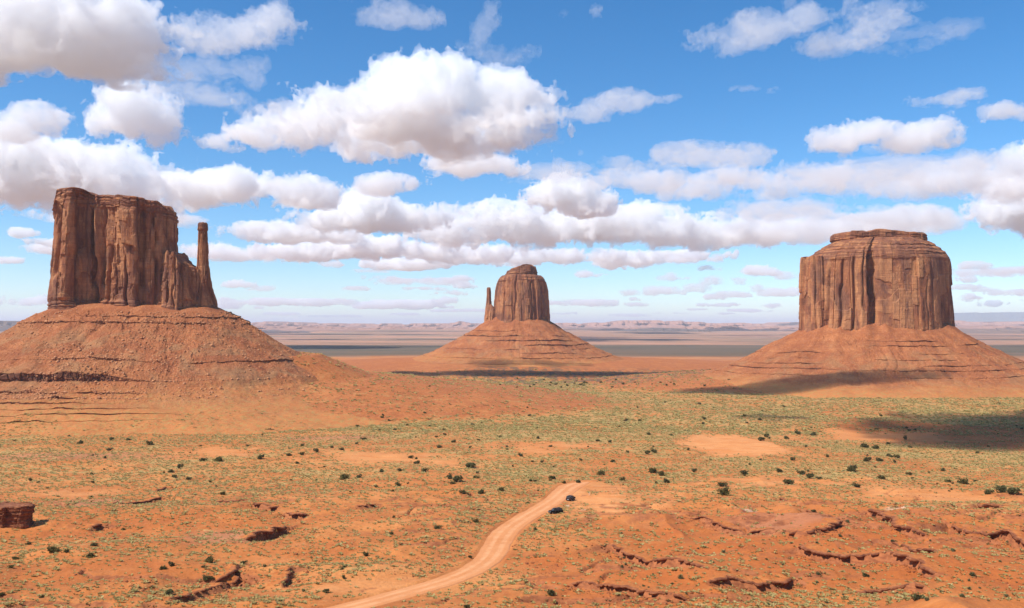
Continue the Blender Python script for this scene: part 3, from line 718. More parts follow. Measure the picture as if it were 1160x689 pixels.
def talus(parent, outline, prof_, ledges, N=1100, dmax=330, ztopn=5., seed=1, scrub=.5, rowstep=1.3, rough=1., strata_below=None, ridges=()):
    """the debris apron: an outline pushed out along its normals; prof_ [(d, z)]; ledges [(z, height, inset angle fn or None, crack)]"""
    q, nrm, arc = resample(rounded(outline, 4), N, 3.)
    for _ in range(60): nrm = (np.roll(nrm, 1, 0)+nrm+np.roll(nrm, -1, 0)); nrm /= np.hypot(*nrm.T)[:, None]
    pd = np.array([p[0] for p in prof_], float); pz = np.array([p[1] for p in prof_], float)
    rows = [(d, -1, 0.) for d in np.arange(pd[0], dmax, rowstep)]
    for i, L in enumerate(ledges):
        d = np.interp(-L[0], -pz, pd); rows += [(d+.02*k, i, k/8) for k in range(9)]
    rows.sort(); d = np.array([r[0] for r in rows])[:, None]; li = np.array([r[1] for r in rows]); lk = np.array([r[2] for r in rows])
    zb = np.interp(d, pd, pz); s = arc[None]
    warp = fbm(s/70, d/400, 3, seed)*9*sstep(0, 60, d)+fbm(s/14, d/60, 3, seed+1)*2.2*sstep(0, 25, d)
    x0 = q[None, :, 0]+nrm[None, :, 0]*d; y0 = q[None, :, 1]+nrm[None, :, 1]*d
    z = zb+2.6*fbm(s/75, 0*s, 3, seed+40)+0*s+ztopn*fbm(s/35, 0*s, 3, seed+2)*np.exp(-np.maximum(d, 0)/45)
    out = warp.copy(); led = np.zeros_like(z)
    for i, L in enumerate(ledges):
        zi, hgt, where, ck = L
        hgt = hgt*(.55+.9*vn(s/18, 0*s+i, seed+60)**2 if not ck else .85+.2*vn(s/30, 0*s+i, seed+60))
        st = np.clip(.05+1.9*fbm(s/55, 0*s+i*3.3, 4, seed+20+i), 0, 1) if where is None else where(q[None, :, 0], nrm[None])*(np.clip(.95+.3*fbm(s/40, 0*s, 4, seed+20+i), .5, 1) if ck else np.clip(.62+1.4*fbm(s/38, 0*s+i*3.3, 4, seed+20+i), 0.02, 1))
        on = (li == i)[:, None]; k = lk[:, None]
        above = (zb > zi+1e-3) & ~on
        z = z+np.where(on, hgt*st*(1-k), 0)+np.where(above, hgt*st*np.exp(-(zb-zi)/(L[1]*2.2)), 0)
        f, e, r = voro(s/(5. if ck else 4.), zb/9+k*(1.5 if ck else .8), seed+30+i)
        crk = (r-.5)*(2.2 if ck else 1.)-(1-sstep(0, .16, e))*(2.6 if ck else .6)
        over = np.where(above, 1.3*st*np.exp(-(zb-zi)/(L[1]*.7)), 0)+np.where(on, st*(1.3*(1-k)**.5+crk*sstep(0, .15, k)), 0)
        out = out+over; led = np.maximum(led, np.where(on & (k > .04), np.minimum(1, st*1.4), 0))
    gul = .6*(1-np.abs(vn(s/30+.6*vn(s/50, d/90, seed+3), d/260, seed+4)))+.4*(1-np.abs(vn(s/11+.8*vn(s/30, d/50, seed+5), d/120, seed+44)))
    out = out-(gul-.5)*11*min(rough, 1.)*sstep(4, 60, d)*(1-sstep(170, 330, d))
    xx = x0+nrm[None, :, 0]*out; yy = y0+nrm[None, :, 1]*out
    z = z+4.*fbm(xx/45, yy/45, 4, seed+9)*sstep(170, 300, d)
    rub = fbm(xx/16, yy/16, 6, seed+6, .68)*3.0+np.maximum(0, vn(xx/2.6, yy/2.6, seed+7)-.4)*3.2*sstep(-.1, .3, fbm(xx/40, yy/40, 3, seed+8))
    z = z+rub*rough*sstep(2, 20, d)*(led < .1)*(1-.72*sstep(150, 260, d))
    for px_, hw, hh in ridges:
        z = z+hh*np.exp(-((q[None, :, 0]-px_)/hw)**2)*(nrm[None, :, 1] < 0)*np.exp(-np.maximum(0, d+6)/30)
    m = mesh('talus_slope', np.stack([xx, yy, z], -1).reshape(-1, 3), gridfaces(len(rows), N, True)[:, ::-1])
    attr(m, 'ledge', led); attr(m, 'scrub', scrub*sstep(20, 90, d)+0*s); attr(m, 'sandy', .9*sstep(140, 300, d+70*fbm(s/60, d/60, 4, seed+50)))
    sb = np.zeros_like(z) if strata_below is None else sstep(strata_below+4, strata_below-4, 0*z+zb)*sstep(40, -40, q[None, :, 0]+0*z)
    attr(m, 'strata', np.maximum(sb, .35+0*z))
    return link('talus_slope', m, MAT['talus'], parent), np.stack([xx, yy, z], -1), d+0*s, nrm

def tab(*p):
    a = np.array(p, float); return lambda x: np.interp(x, a[:, 0], a[:, 1])

# --- the left butte with its thumb
wm = tag(empty('sandstone_butte', (WMC[0], WMC[1], 0)), 'wide red sandstone butte with a tall thin spire standing at its right end', 'butte')
tower('cliff', wm, [(-116, 0), (-112, -26), (-96, -44), (-70, -50), (-60, -46), (-57, -33), (-46, -30), (-34, -38), (-22, -40), (-6, -47), (22, -48), (27, -38), (44, -36), (53, -12), (52, 28), (24, 46), (-60, 50), (-102, 34)],
      [(4, -2), (24, -1.5), (40, 0), (90, 1), (135, 1.5), (150, 1.5), (165, 2), (175, 2.5), (186, 4)],
      tab((-116, 156), (-110, 168), (-101, 174), (-96, 186), (-76, 190), (-56, 185), (-46, 179), (-12, 180), (16, 175), (40, 172), (50, 166), (54, 160)),
      1700, 260, 3, .95, dents=[(-64, 4.5, 24, .15, .97), (-92, 2.6, 11, .35, .85), (-46, 3., 14, .1, .9), (-33, 2.4, 9, .3, .92), (-16, 1.6, 4, .1, .6), (25, 3.5, 15, .12, .92), (40, 2.4, 10, .1, .9), (5, 1.6, 6, .0, .55), (-2, 1.8, 6, .5, .95), (-24, 1.8, 7, .0, .6), (-106, 2, 4, .1, .6)], strata=((.0, .17), (.91, 1.)), rounds=1)
tower('shoulder_pinnacles', wm, [(40, -30), (52, -44), (70, -46), (86, -38), (94, -20), (92, 14), (70, 24), (46, 20)],
      [(2, -2), (20, -1), (60, 2), (100, 6)], tab((40, 96), (50, 103), (54, 104), (59, 96), (62, 100), (66, 101), (70, 94), (74, 88), (80, 85), (88, 80)),
      700, 150, 23, .5, bs=.45, dents=[(57, 1.6, 5, .3, 1.1), (69, 1.6, 5, .2, 1.1), (80, 1.6, 4, .1, 1.1)], strata=((0, .25),), rounds=1)
tower('thumb_spire', wm, [(76, -20), (94, -28), (112, -20), (115, -2), (108, 14), (92, 18), (78, 10)],
      [(-2, -3), (16, -1.5), (34, 2), (54, 8.), (80, 11.), (84, 12), (110, 13.4), (124, 13.9), (132, 14.2), (134, 12.8), (142, 13.4), (144, 15)], 145,
      420, 240, 33, .3, bs=.4, dents=[(90, 1.6, 4, .0, .5)], strata=((0, .2), (.93, 1.)), rounds=2, capz=.5, strata_amp=.5)
WMOUT = [(-118, 0), (-110, -36), (-70, -50), (-10, -50), (60, -46), (108, -28), (120, 0), (108, 26), (60, 44), (-20, 52), (-80, 46), (-112, 26)]
left_band = lambda x, n: sstep(75, 25, x)*np.ones_like(x)
wt, wtv, wtd, _ = talus(wm, WMOUT, [(-16, 31), (0, 25), (36, 6), (80, -20), (128, -46), (165, -66), (176, -74), (205, -84), (255, -94), (330, -106), (420, -119), (500, -132)],
      [(11, 2.2, lambda x, n: sstep(-60, 0, x)*1., False), (3, 3.6, lambda x, n: .9+0*x, False), (-46, 3.4, lambda x, n: .75+0*x, False), (-66, 11.5, left_band, True), (-79, 2.6, lambda x, n: sstep(90, 30, x), False), (-84, 3., lambda x, n: sstep(80, 20, x), False), (-88, 3., lambda x, n: sstep(60, 10, x), False), (-92, 2.4, lambda x, n: sstep(80, 40, x), False), (-96, 2.4, lambda x, n: sstep(90, 40, x), False), (-100, 1.4, lambda x, n: sstep(90, 40, x), False)],
      1500, 490, 3., 5, .55, 1.4, 1.1, -80)

# --- the right butte
mb = tag(empty('sandstone_butte', (MBC[0], MBC[1], 0)), 'barrel-shaped red sandstone butte with a stepped top and flat cap rock, no spire', 'butte')
tower('cliff', mb, [(-140, 10), (-139, -36), (-128, -60), (-104, -76), (-80, -82), (-58, -92), (-48, -80), (-38, -94), (0, -106), (50, -102), (100, -80), (140, -46), (158, 5), (148, 60), (100, 96), (0, 106), (-90, 96), (-134, 60)],
      [(-32, -1), (-8, 0), (10, 2), (60, 5), (110, 7), (122, 8), (134, 11), (140, 16), (144, 17), (148, 25), (152, 27), (156, 37), (160, 39), (166, 52), (169, 60), (172, 68)], 172,
      1900, 270, 43, .62, bs=1.7, dents=[(-47, 5, 22, .0, .86), (-78, 2.6, 12, .1, .8), (-100, 3., 13, .0, .78), (-122, 2.2, 8, .1, .7), (-140, 2.2, 9, .0, .7), (-62, 2.2, 8, .3, .9), (60, 2, 3, .1, .6), (118, 2.5, 4, .1, .7)], strata=((0, .11), (.80, 1.)), rounds=1)
tower('shoulder_pillar', mb, [(-153, 8), (-151, -34), (-140, -56), (-122, -58), (-110, -20), (-120, 20), (-142, 24)], [(-30, -1), (20, 1), (120, 3), (134, 4)], 137,
      500, 170, 47, .45, bs=.6, dents=[(-139, 1.6, 5, .1, 1.1)], strata=((0, .12),), rounds=1, capz=1.2)
tower('cap_rock', mb, [(-94, 0), (-86, -38), (-52, -52), (-18, -46), (8, -52), (30, -40), (62, -50), (92, -30), (98, 4), (80, 40), (0, 52), (-70, 44)], [(164, 3), (169, 2), (172, -1), (178, 0), (183, .5), (186, 3)],
      tab((-94, 182), (-70, 186), (-30, 184), (-10, 190), (20, 189), (50, 184), (98, 183)), 900, 46, 53, .8, strata=((0, 1.),), rounds=1, capz=2.4)
MBOUT = [(-158, 10), (-150, -44), (-100, -84), (-40, -102), (20, -108), (90, -88), (142, -46), (158, 5), (146, 60), (100, 98), (0, 108), (-90, 98), (-142, 62)]
talus(mb, MBOUT, [(-18, 4), (0, -8), (30, -26), (70, -48), (115, -72), (150, -86), (190, -98), (245, -111), (330, -128)],
      [(-30, 2., None, False), (-38, 3.4, lambda x, n: .8*sstep(-70, -20, x), False), (-52, 2.2, None, False), (-62, 1.8, None, False), (-72, 1.8, None, False), (-80, 3., lambda x, n: .8+0*x, False), (-90, 2., None, False)],
      1200, 325, 7., 15, .4, 1.6, 1., None, ridges=((-60, 10, 9), (-108, 9, 7), (-22, 8, 7), (120, 16, 6)))

# --- the middle butte, farther off
em = tag(empty('sandstone_butte', (EMC[0], EMC[1], 0)), 'distant red sandstone butte far across the plain, small spire on its left edge', 'butte')
tower('cliff', em, [(-70, 0), (-66, -30), (-44, -54), (-10, -62), (40, -60), (76, -34), (86, 4), (74, 40), (20, 60), (-46, 54), (-66, 28)],
      [(-14, -2), (20, -1), (60, 1), (100, 4), (118, 8), (130, 11), (138, 16), (143, 22)], tab((-60, 140), (-40, 143), (60, 142), (70, 140)), 1000, 150, 63, .62,
      dents=[(-42, 3, 8, .1, .8), (-10, 3, 5, .3, 1.), (36, 3, 7, .1, .9), (64, 3, 7, .1, .9)], strata=((0, .1), (.9, 1.)), rounds=2)
tower('shoulder_pinnacles', em, [(-98, 0), (-94, -22), (-80, -34), (-62, -30), (-54, 0), (-66, 24), (-88, 20)], [(-14, -2), (20, 0), (56, 3)], tab((-98, 44), (-88, 58), (-78, 60), (-72, 52), (-64, 54)),
      400, 80, 69, .5, bs=.5, strata=((0, .2),), rounds=1, capz=1.)
tower('cap_rock', em, [(-36, 0), (-34, -24), (-10, -34), (16, -30), (44, -28), (48, 0), (40, 26), (0, 34), (-30, 22)], [(138, 0), (150, -1), (160, 2), (170, 5)],
      tab((-36, 154), (-24, 160), (-8, 164), (10, 170), (36, 171), (46, 166)), 420, 50, 67, .75, strata=((0, 1.),), rounds=1)
tower('thumb_spire', em, [(-97, -4), (-94, -14), (-87, -17), (-79, -14), (-77, 2), (-86, 8)], [(-12, -4), (20, -2), (52, 0), (62, 2), (72, 3.2), (90, 3.8), (103, 4.2), (107, 6)], 108,
      260, 130, 73, .32, bs=.4, strata=((0, .1),), rounds=2, capz=.3)
EMOUT = [(-92, 0), (-84, -36), (-50, -58), (-10, -66), (44, -62), (80, -36), (92, 4), (78, 42), (20, 64), (-50, 58), (-84, 32)]
talus(em, EMOUT, [(-16, 26), (0, 14), (40, -12), (82, -36), (125, -60), (165, -80), (215, -95), (290, -111), (380, -124), (480, -138)],
      [(-14, 3., None, False), (-28, 3., None, False), (-40, 4., None, False), (-52, 3., None, False), (-62, 4., None, False), (-72, 3., None, False), (-84, 3.8, lambda x, n: .7+0*x, False), (-96, 2.6, None, False)],
      800, 470, 7., 25, .35, 3., 1.2)

# ------------------------------------------------------------------ rock ledges of the foreground
def ledge(line, drop, th, ov, label, seed, raise_=0.):
    n = len(line); t = np.gradient(line, axis=0); t /= np.maximum(np.hypot(*t.T), 1e-6)[:, None]
    for _ in range(6): t = (np.roll(t, 1, 0)+2*t+np.roll(t, -1, 0)); t[0] = t[1]; t[-1] = t[-2]; t /= np.hypot(*t.T)[:, None]
    nr = np.column_stack([t[:, 1], -t[:, 0]]); s = np.arange(n)*.55
    end = np.clip(np.minimum(s, s[-1]-s)/4., 0, 1)**.6
    e, j, r, c_ = blocks(s, 0*s, 2.6, 5., seed); e2, j2, r2, c2 = blocks(s, 0*s, .9, 2., seed+7)
    rim = (c_-.45)*1.7*ov+(c2-.5)*.6-(1-sstep(0, .35, e))*.7+.8*vn(s/9, 0*s, seed+3)
    thk = th*(.75+.6*c2)
    zr = H(line[:, 0]-nr[:, 0]*1.5, line[:, 1]-nr[:, 1]*1.5)
    k = np.ones(5)/5; zr = np.convolve(np.pad(zr, 2, 'edge'), k, 'valid')+.15*(c2-.5)*end+raise_*end
    rows = []
    for o, dz, rr_, tk in [(-9, -.8, 0, 0), (-5, -.05, 0, 0), (-2.2, .18, .3, 0), (-.6, .30, .7, 0), (.3, .24, 1, 0), (.55, .05, 1, -.15), (.5, 0, 1.05, -.5), (.4, 0, .9, -1.), (-.3, -.1, .4, -1.05), (-1.6, -.2, .2, -1.15), (-2.0, -.35*drop, .1, -1.1), (-1.7, -.8*drop, .3, -1.1), (-.6, -.9*drop, .5, -1.3), (1.2, -1.15*drop-.3, .6, -1.3), (2.4, -1.4*drop-1., .5, -1.3)]:
        oo = o*(1 if o < 0 else ov)+rim*rr_; oo = np.where(o > -3, oo*end+(1-end)*(-3), oo)
        zi = H(line[:, 0]+nr[:, 0]*oo, line[:, 1]+nr[:, 1]*oo) if o < -2 else zr
        z = zi+((dz if o >= -2 else dz*.6+.03)*end-(1-end)*(1.1 if o > -4 else .5))+tk*thk*end+.10*vn(s/.8, o*3+0*s, seed+9)
        rows.append(np.column_stack([line[:, 0]+nr[:, 0]*oo, line[:, 1]+nr[:, 1]*oo, z]))
    A = np.stack(rows); m = mesh('rock_ledge', A.reshape(-1, 3), gridfaces(len(rows), n), False)
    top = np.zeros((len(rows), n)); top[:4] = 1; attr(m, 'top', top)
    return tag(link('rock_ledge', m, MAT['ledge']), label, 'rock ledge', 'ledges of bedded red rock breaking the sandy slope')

LEDGE_LABELS = [
    'long dark broken ledge running down the slope right of the lower road', 'long wavy dark ledge low on the right-hand slope, ending in a drop',
    'steep crumbling ledge stepping down below the white sand strip', 'thick ledge above the right-hand slope cut off by the photo edge',
    'blocky dark rock knob at the right end of the white sand strip', 'low ledge near the bottom edge under the long wavy ledge',
    'thin straight ledge from the pale slab toward the right-hand slope', 'short hooked ledge at the end of the bare sand rise',
    'short rough ledge just under the round bare rise on the right slope', 'curled ledge in the middle of the right-hand slope',
    'small rust-red lump of rock on the slope near the bottom', 'thin ledge furthest up the left slope above the cave',
    'thin shadowed ledge second above the cave on the left slope', 'ledge with a deep shadow just above right of the cave',
    'faint long ledge across the left flat above the dark outcrop', 'winding low ledge at the bottom left among sparse tufts',
    'tiny dark hollowed ledge with a bush right below it', 'thin ledge on the sandy rise left of the road',
    'small dark ledge far up on the left flat', 'short upright broken ledge between the cave and the road', 'short stepped ledge below the cave on the left slope',
    'faint ledge at the very bottom just right of the road', 'faint ledge at the very bottom of the right-hand slope', 'low crumbling ledge inside the right-hand slope under the steep ledge']
for i, ((line, drop, th, ov), lb) in enumerate(zip(LED, LEDGE_LABELS)): ledge(line, drop, th, ov, lb, 500+13*i)
cl = chaikin(CAVE[0], 2); s_ = np.concatenate([[0], np.cumsum(np.hypot(*np.diff(cl, axis=0).T))]); t_ = np.arange(0, s_[-1], .55)
o = ledge(np.column_stack([np.interp(t_, s_, cl[:, i]) for i in (0, 1)]), 3.8, .9, 2.6, 'wide rock shelf overhanging a deep dark hollow like a cave', 901, .6)
o['group'] = 'ledges of bedded red rock breaking the sandy slope'

# the dark outcrop at the left edge of the view
p0 = G(8, 597); wN = p0.y/FPX
oc = tower('rock_outcrop', None, [(-34, 4), (-30, -5), (-14, -7), (2, -6.5), (12, -5), (15.5*1., 0), (13, 7), (0, 10), (-28, 11)],
      [(-3, .6), (.6, .5), (1.2, 1.6), (3.8, 2.1), (6., 1.5), (6.8, .3), (9.0, .0), (11, .5)], 11.2, 600, 110, 811, .42, bs=.2, strata=((0, 1.),), rounds=1, capz=.5)
oc.location = (p0.x-2, p0.y+4, p0.z); oc.scale = (wN*1000/430*.82,)*3
oc.data.materials[0] = MAT['ledge']
tag(oc, 'dark undercut block of bedded red rock at the left edge, deep in shade', 'rock outcrop')

# ------------------------------------------------------------------ boulders and scree
def rock_mesh(seed, sub=2):
    bm_ = bmesh.new(); bmesh.ops.create_icosphere(bm_, subdivisions=sub, radius=.5); r = random.Random(seed)
    pl = [(Vector((r.gauss(0, 1), r.gauss(0, 1), r.gauss(0, 1))).normalized(), r.uniform(.26, .42)) for _ in range(9)]
    for v in bm_.verts:
        for nn, dd in pl:
            q = v.co.dot(nn)
            if q > dd: v.co -= nn*(q-dd)
        v.co.z *= .8
    m = bpy.data.meshes.new('boulder'); bm_.to_mesh(m); bm_.free(); return m
import bmesh
RM = [rock_mesh(i) for i in range(6)]
MAT['boulder'] = plain('boulder_stone', (.52, .24, .115), .9, 0, .1)
for m in RM: m.materials.append(MAT['boulder'])
r = random.Random(77)
flat = wtv.reshape(-1, 3); fd = wtd.reshape(-1)
cand = np.nonzero((fd > 12) & (fd < 215) & (flat[:, 1] < 10))[0]
pick = np.random.default_rng(3).choice(cand, 60000, replace=False)
w8 = fbm(flat[pick, 0]/40, flat[pick, 1]/40, 4, 601)+.4*(flat[pick, 0] > 40); pick = pick[w8 > .05]
nb = 0
for i in pick[:210]:
    c = flat[i]; sz = r.uniform(1.9, 3.9)*(1.5 if r.random() < .15 else 1)
    o = link('boulder', RM[r.randrange(6)], None, None, (WMC[0]+c[0], WMC[1]+c[1], c[2]+sz*.15))
    o.rotation_euler = (r.uniform(-.4, .4), r.uniform(-.4, .4), r.uniform(0, 6.3)); o.scale = (sz, sz*r.uniform(.7, 1.1), sz*r.uniform(.7, 1.))
    tag(o, 'angular sandstone boulder lying on the debris slope under the spired butte', 'boulder', 'boulders on the debris slope of the spired butte')
def merged_rocks(pts, sizes, seed):
    bm_ = bmesh.new(); bmesh.ops.create_icosphere(bm_, subdivisions=1, radius=.5)
    bv = np.array([v.co[:] for v in bm_.verts]); bf = np.array([[v.index for v in f.verts] for f in bm_.faces]); bm_.free()
    g = np.random.default_rng(seed); n = len(pts); k = len(bv)
    V = bv[None]*(1+g.uniform(-.35, .25, (n, k, 1)))*sizes[:, None, None]*np.stack([g.uniform(.8, 1.3, n), g.uniform(.8, 1.3, n), g.uniform(.5, .9, n)], -1)[:, None]
    V = V+pts[:, None]; F = bf[None]+(np.arange(n)*k)[:, None, None]
    return mesh('scree', V.reshape(-1, 3), F.reshape(-1, 3), False)
sp = flat[pick[210:9500]]+np.array([WMC[0], WMC[1], .15]); g_ = np.random.default_rng(4)
tag(link('scree', merged_rocks(sp, .6+g_.pareto(3., len(sp)).clip(0, 3)*1.+.2, 5), MAT['boulder']), kind='stuff')

# ------------------------------------------------------------------ shrubs
def bush_mesh(name, seed, nleaf, lobes, flat_=.8, leaf=.10, airy=.0):
    g = np.random.default_rng(seed)
    L = [(np.array([g.uniform(-.26, .26), g.uniform(-.26, .26), g.uniform(.12, .52)*flat_]), g.uniform(.16, .28)) for _ in range(lobes)]+[(np.array([0, 0, .30*flat_]), .30)]
    P_ = []
    while len(P_) < nleaf:
        c, r_ = L[g.integers(len(L))]; d = g.normal(size=3); d /= np.linalg.norm(d)
        p = c+d*r_*(1-airy*g.random())*g.uniform(.65, 1.05)
        if p[2] > .02: P_.append(p)
    P_ = np.array(P_); n = len(P_)
    a = g.normal(size=(n, 3)); a /= np.linalg.norm(a, axis=1)[:, None]; b = np.cross(a, g.normal(size=(n, 3))); b /= np.linalg.norm(b, axis=1)[:, None]
    sz = leaf*g.uniform(.5, 1.2, (n, 1))
    V = np.stack([P_-a*sz, P_-b*sz*.55, P_+a*sz, P_+b*sz*.55], 1).reshape(-1, 3)
    return mesh(name, V, np.arange(4*n).reshape(-1, 4), False)
def stems_mesh(seed, k=5):
    r_ = random.Random(seed); V = []; F = []
    for i in range(k):
        a = r_.uniform(0, 6.28); tip = Vector((math.cos(a)*r_.uniform(.08, .3), math.sin(a)*r_.uniform(.08, .3), r_.uniform(.3, .55))); b0 = len(V)
        for t, w_ in ((-.15, .045), (.0, .04), (.5, .026), (1, .01)):
            c = Vector((tip.x*t*abs(t), tip.y*t*abs(t), tip.z*t))
            for q in range(5): V.append((c.x+w_*math.cos(q*1.2566), c.y+w_*math.sin(q*1.2566), c.z))
        for ring in range(3):
            for q in range(5): F.append((b0+ring*5+q, b0+ring*5+(q+1) % 5, b0+ring*5+5+(q+1) % 5, b0+ring*5+5+q))
    return mesh('trunk', np.array(V), np.array(F))
JM = [bush_mesh('juniper_bush', 20+i, 430, 4+i % 4, .72+.08*(i % 3), .08, .45) for i in range(6)]
OM = [bush_mesh('olive_shrub', 40+i, 420, 7, .62, .075, .5) for i in range(4)]
SM = [bush_mesh('grey_green_shrub', 60+i, 300, 5, .7, .085, .3) for i in range(3)]
TM = [stems_mesh(i) for i in range(4)]
MAT['olive'] = leaf_material('rabbitbrush_leaves', (.075, .072, .022), (.145, .125, .038), (.23, .185, .065))
MAT['grey'] = leaf_material('saltbush_leaves', (.095, .11, .05), (.17, .185, .085), (.26, .26, .13))
for ms, mt in ((JM, 'juniper'), (OM, 'olive'), (SM, 'grey')):
    for m in ms: m.materials.append(MAT[mt])
for m in TM: m.materials.append(MAT['bark'])
NAMES = dict(j=('juniper_bush', JM, 'dark green round juniper bush'), o=('olive_shrub', OM, 'low spreading olive-green shrub'), g=('grey_green_shrub', SM, 'small grey-green shrub'))
def zone(px, py):
    if py < 446: return 'on the shaded plain before the distant middle butte'
    if px < 400: return 'on the flat under the spired butte, above the cave' if py < 565 else 'on the near slope around the cave, left of the road'
    if px < 620: return 'on the sandy flat beyond the road bend' if py < 565 else 'close beside the curving dirt road'
    if py < 565 and px < 900: return 'between the parked road end and the bare sand dome'
    if py < 565: return 'on the sand in front of the barrel-shaped butte'
    return 'on the dark red slope right of the road'
def shrub(px, py, size, kind, r_):
    p = G(px, py+size*.42)
    if p is None: return
    nm, ms, lb = NAMES[kind]; d = size/FPX*p.y*1.08
    o = link(nm, ms[r_.randrange(len(ms))], None, None, (p.x, p.y, p.z-.04*d))
    o.rotation_euler = (0, 0, r_.uniform(0, 6.3)); o.scale = (d*r_.uniform(.85, 1.25), d, d*r_.uniform(.7, 1.1))
    z_ = zone(px, py); tag(o, lb+' '+z_, 'shrub' if kind != 'j' else 'juniper bush', nm.replace('_', ' ')+('es ' if kind == 'j' else 's ')+z_)
    if size > 5.5: link('trunk', TM[r_.randrange(4)], None, o)
    return o
BUSH = '''412 495 8 j,497 504 8 j,513 499 6 j,465 516 8 j,471 522 8 j,453 531 7 j,407 538 8 j,451 547 9 j,481 531 9 j,532 524 14 j,510 538 11 j,517 541 13 j,512 545 9 j,539 538 9 o,525 556 9 j,546 555 10 j,567 552 10 o,590 514 7 j,614 522 5 j,601 543 6 j,626 538 11 o,655 543 10 j,639 545 6 o,681 534 10 o,705 541 8 o,694 520 8 j,735 489 9 j,691 499 6 j,740 531 12 o,750 534 12 o,733 511 9 j,741 509 10 j,756 544 8 j,709 475 6 j,606 598 7 j,626 670 11 j,415 627 8 j,444 602 8 j,496 596 8 j,539 588 9 o,528 686 9 j,598 568 6 o,446 584 6 j,708 631 6 j,532 629 7 j,390 537 14 o,387 507 7 j,432 532 7 j,388 643 6 j,390 653 7 j,535 479 6 j,
862 495 11 j,868 492 8 j,904 488 10 j,922 490 8 j,890 494 8 j,861 474 6 j,980 502 12 o,992 503 13 o,983 518 12 j,998 519 9 j,1017 516 8 j,1009 515 7 j,965 528 15 j,843 533 11 j,817 546 12 j,820 554 16 o,884 532 8 j,894 543 14 j,908 534 9 j,917 538 10 j,928 540 7 j,970 548 10 j,999 538 12 o,1091 541 17 o,1120 555 12 j,1136 552 14 j,1146 554 14 j,1074 543 8 o,1030 535 8 j,897 519 7 j,786 532 7 j,921 577 7 j,982 650 9 j,1039 674 14 j,1091 673 9 g,1101 649 9 g,1050 678 7 g,927 648 7 g,939 628 6 g,1029 486 6 j,1026 495 7 j,1006 501 6 o,1031 505 6 j,770 652 9 g,870 683 7 g,1080 622 7 g,1140 674 6 g,952 606 6 g,1011 612 6 g,960 590 6 g,
307 486 9 j,92 499 9 j,124 507 8 j,126 496 7 j,145 496 7 j,169 501 8 j,67 483 9 o,296 516 10 j,327 513 9 j,342 513 7 j,359 509 8 j,376 505 6 j,336 523 6 j,230 519 8 j,248 518 11 o,193 532 8 j,203 527 9 j,197 538 7 j,253 557 8 o,214 541 6 j,102 627 11 o,107 615 9 j,235 652 13 j,191 669 13 j,185 640 12 o,194 638 9 j,230 641 6 j,238 632 14 o,276 635 9 j,48 674 8 o,390 641 6 j,369 667 10 j,17 630 9 o,60 620 14 o,75 622 9 o,12 640 8 o,2 672 8 o,32 613 10 o,140 598 6 o,300 640 6 g,344 668 6 g'''
rb = random.Random(9); nshrub = 0
for item in BUSH.replace('\n', '').split(','):
    a, b, c, k = item.split(); nshrub += shrub(float(a), float(b), float(c), k, rb) is not None
while nshrub < 262:
    px = rb.uniform(2, 1158); py = 452+110*rb.random()**1.1
    if px < 400 and py < 488: continue
    d = Gb(px, py); cvv = float(cover_at(np.array([d[0]]), np.array([d[1]]))[0])
    if cvv < .3: continue
    nshrub += shrub(px, py, rb.uniform(3.2, 5.6), 'jjo'[rb.randrange(3)], rb) is not None
for i in range(36):
    shrub(640+190*rb.uniform(-1, 1)*rb.random()**.4, 432+rb.uniform(-5, 6), rb.uniform(2.4, 4.6), 'j', rb)
for i in range(55):
    px = rb.uniform(640, 1160); py = rb.uniform(598, 686)
    shrub(px, py, rb.uniform(3., 5.2), 'g', rb)

# sagebrush and bunch grass: too many to count
def tufts(n, seed, ya=245, yb=980, grow=1., flat_=1., pts=None):
    g = np.random.default_rng(seed); out = []
    y = np.exp(g.uniform(np.log(ya), np.log(yb), n*4)); x = y*g.uniform(-.64, .64, n*4)
    cv = np.clip(cover_at(x, y), 0, 1); keep = g.random(n*4) < cv*1.1-.10; x, y = x[keep][:n], y[keep][:n]
    z = H(x, y)
    if pts is not None: x, y, z = pts.T
    n = len(x); size = g.uniform(.45, 1.15, n)*(1+.6*(g.random(n) < .12))*(.95+y/1200)*grow
    k = 12; az = g.uniform(0, 6.28, (n, k)); el = g.uniform(.1, 1.0, (n, k)); ro = g.uniform(.0, .42, (n, k))
    dirv = np.stack([np.cos(az)*np.cos(el), np.sin(az)*np.cos(el), np.sin(el)], -1)
    base = np.stack([np.cos(az)*ro, np.sin(az)*ro, 0*az], -1); tip = base+dirv*g.uniform(.3, .62, (n, k, 1))
    side = np.stack([-np.sin(az), np.cos(az), .2+0*az], -1)*g.uniform(.16, .3, (n, k, 1)); mid = base*.4+tip*.6
    tip[..., 2] *= flat_
    V = np.stack([base, mid-side, tip, mid+side], 2)*size[:, None, None, None]+np.stack([x, y, z], -1)[:, None, None]
    return mesh('sagebrush', V.reshape(-1, 3), np.arange(n*k*4).reshape(-1, 4), False)
tag(link('sagebrush', tufts(54000, 12), MAT['sage']), kind='stuff')
tag(link('sagebrush', tufts(30000, 13, 900, 2150, 1.7, .7), MAT['sage']), kind='stuff')
ap = flat[(fd > 190) & (flat[:, 1] < 120)]; q_ = np.random.default_rng(8).choice(len(ap), 9000, replace=False); ap = ap[q_]+np.array([WMC[0], WMC[1], 0])
dd_ = fd[(fd > 190) & (flat[:, 1] < 120)][q_]; ap = ap[(np.random.default_rng(9).random(len(ap)) < sstep(200, 380, dd_)*.9+.08) & (fbm(ap[:, 0]/40, ap[:, 1]/40, 4, 701) > -.1)]
tag(link('sagebrush', tufts(9000, 14, 900, 2150, 1.2, .8, ap), MAT['sage']), kind='stuff')
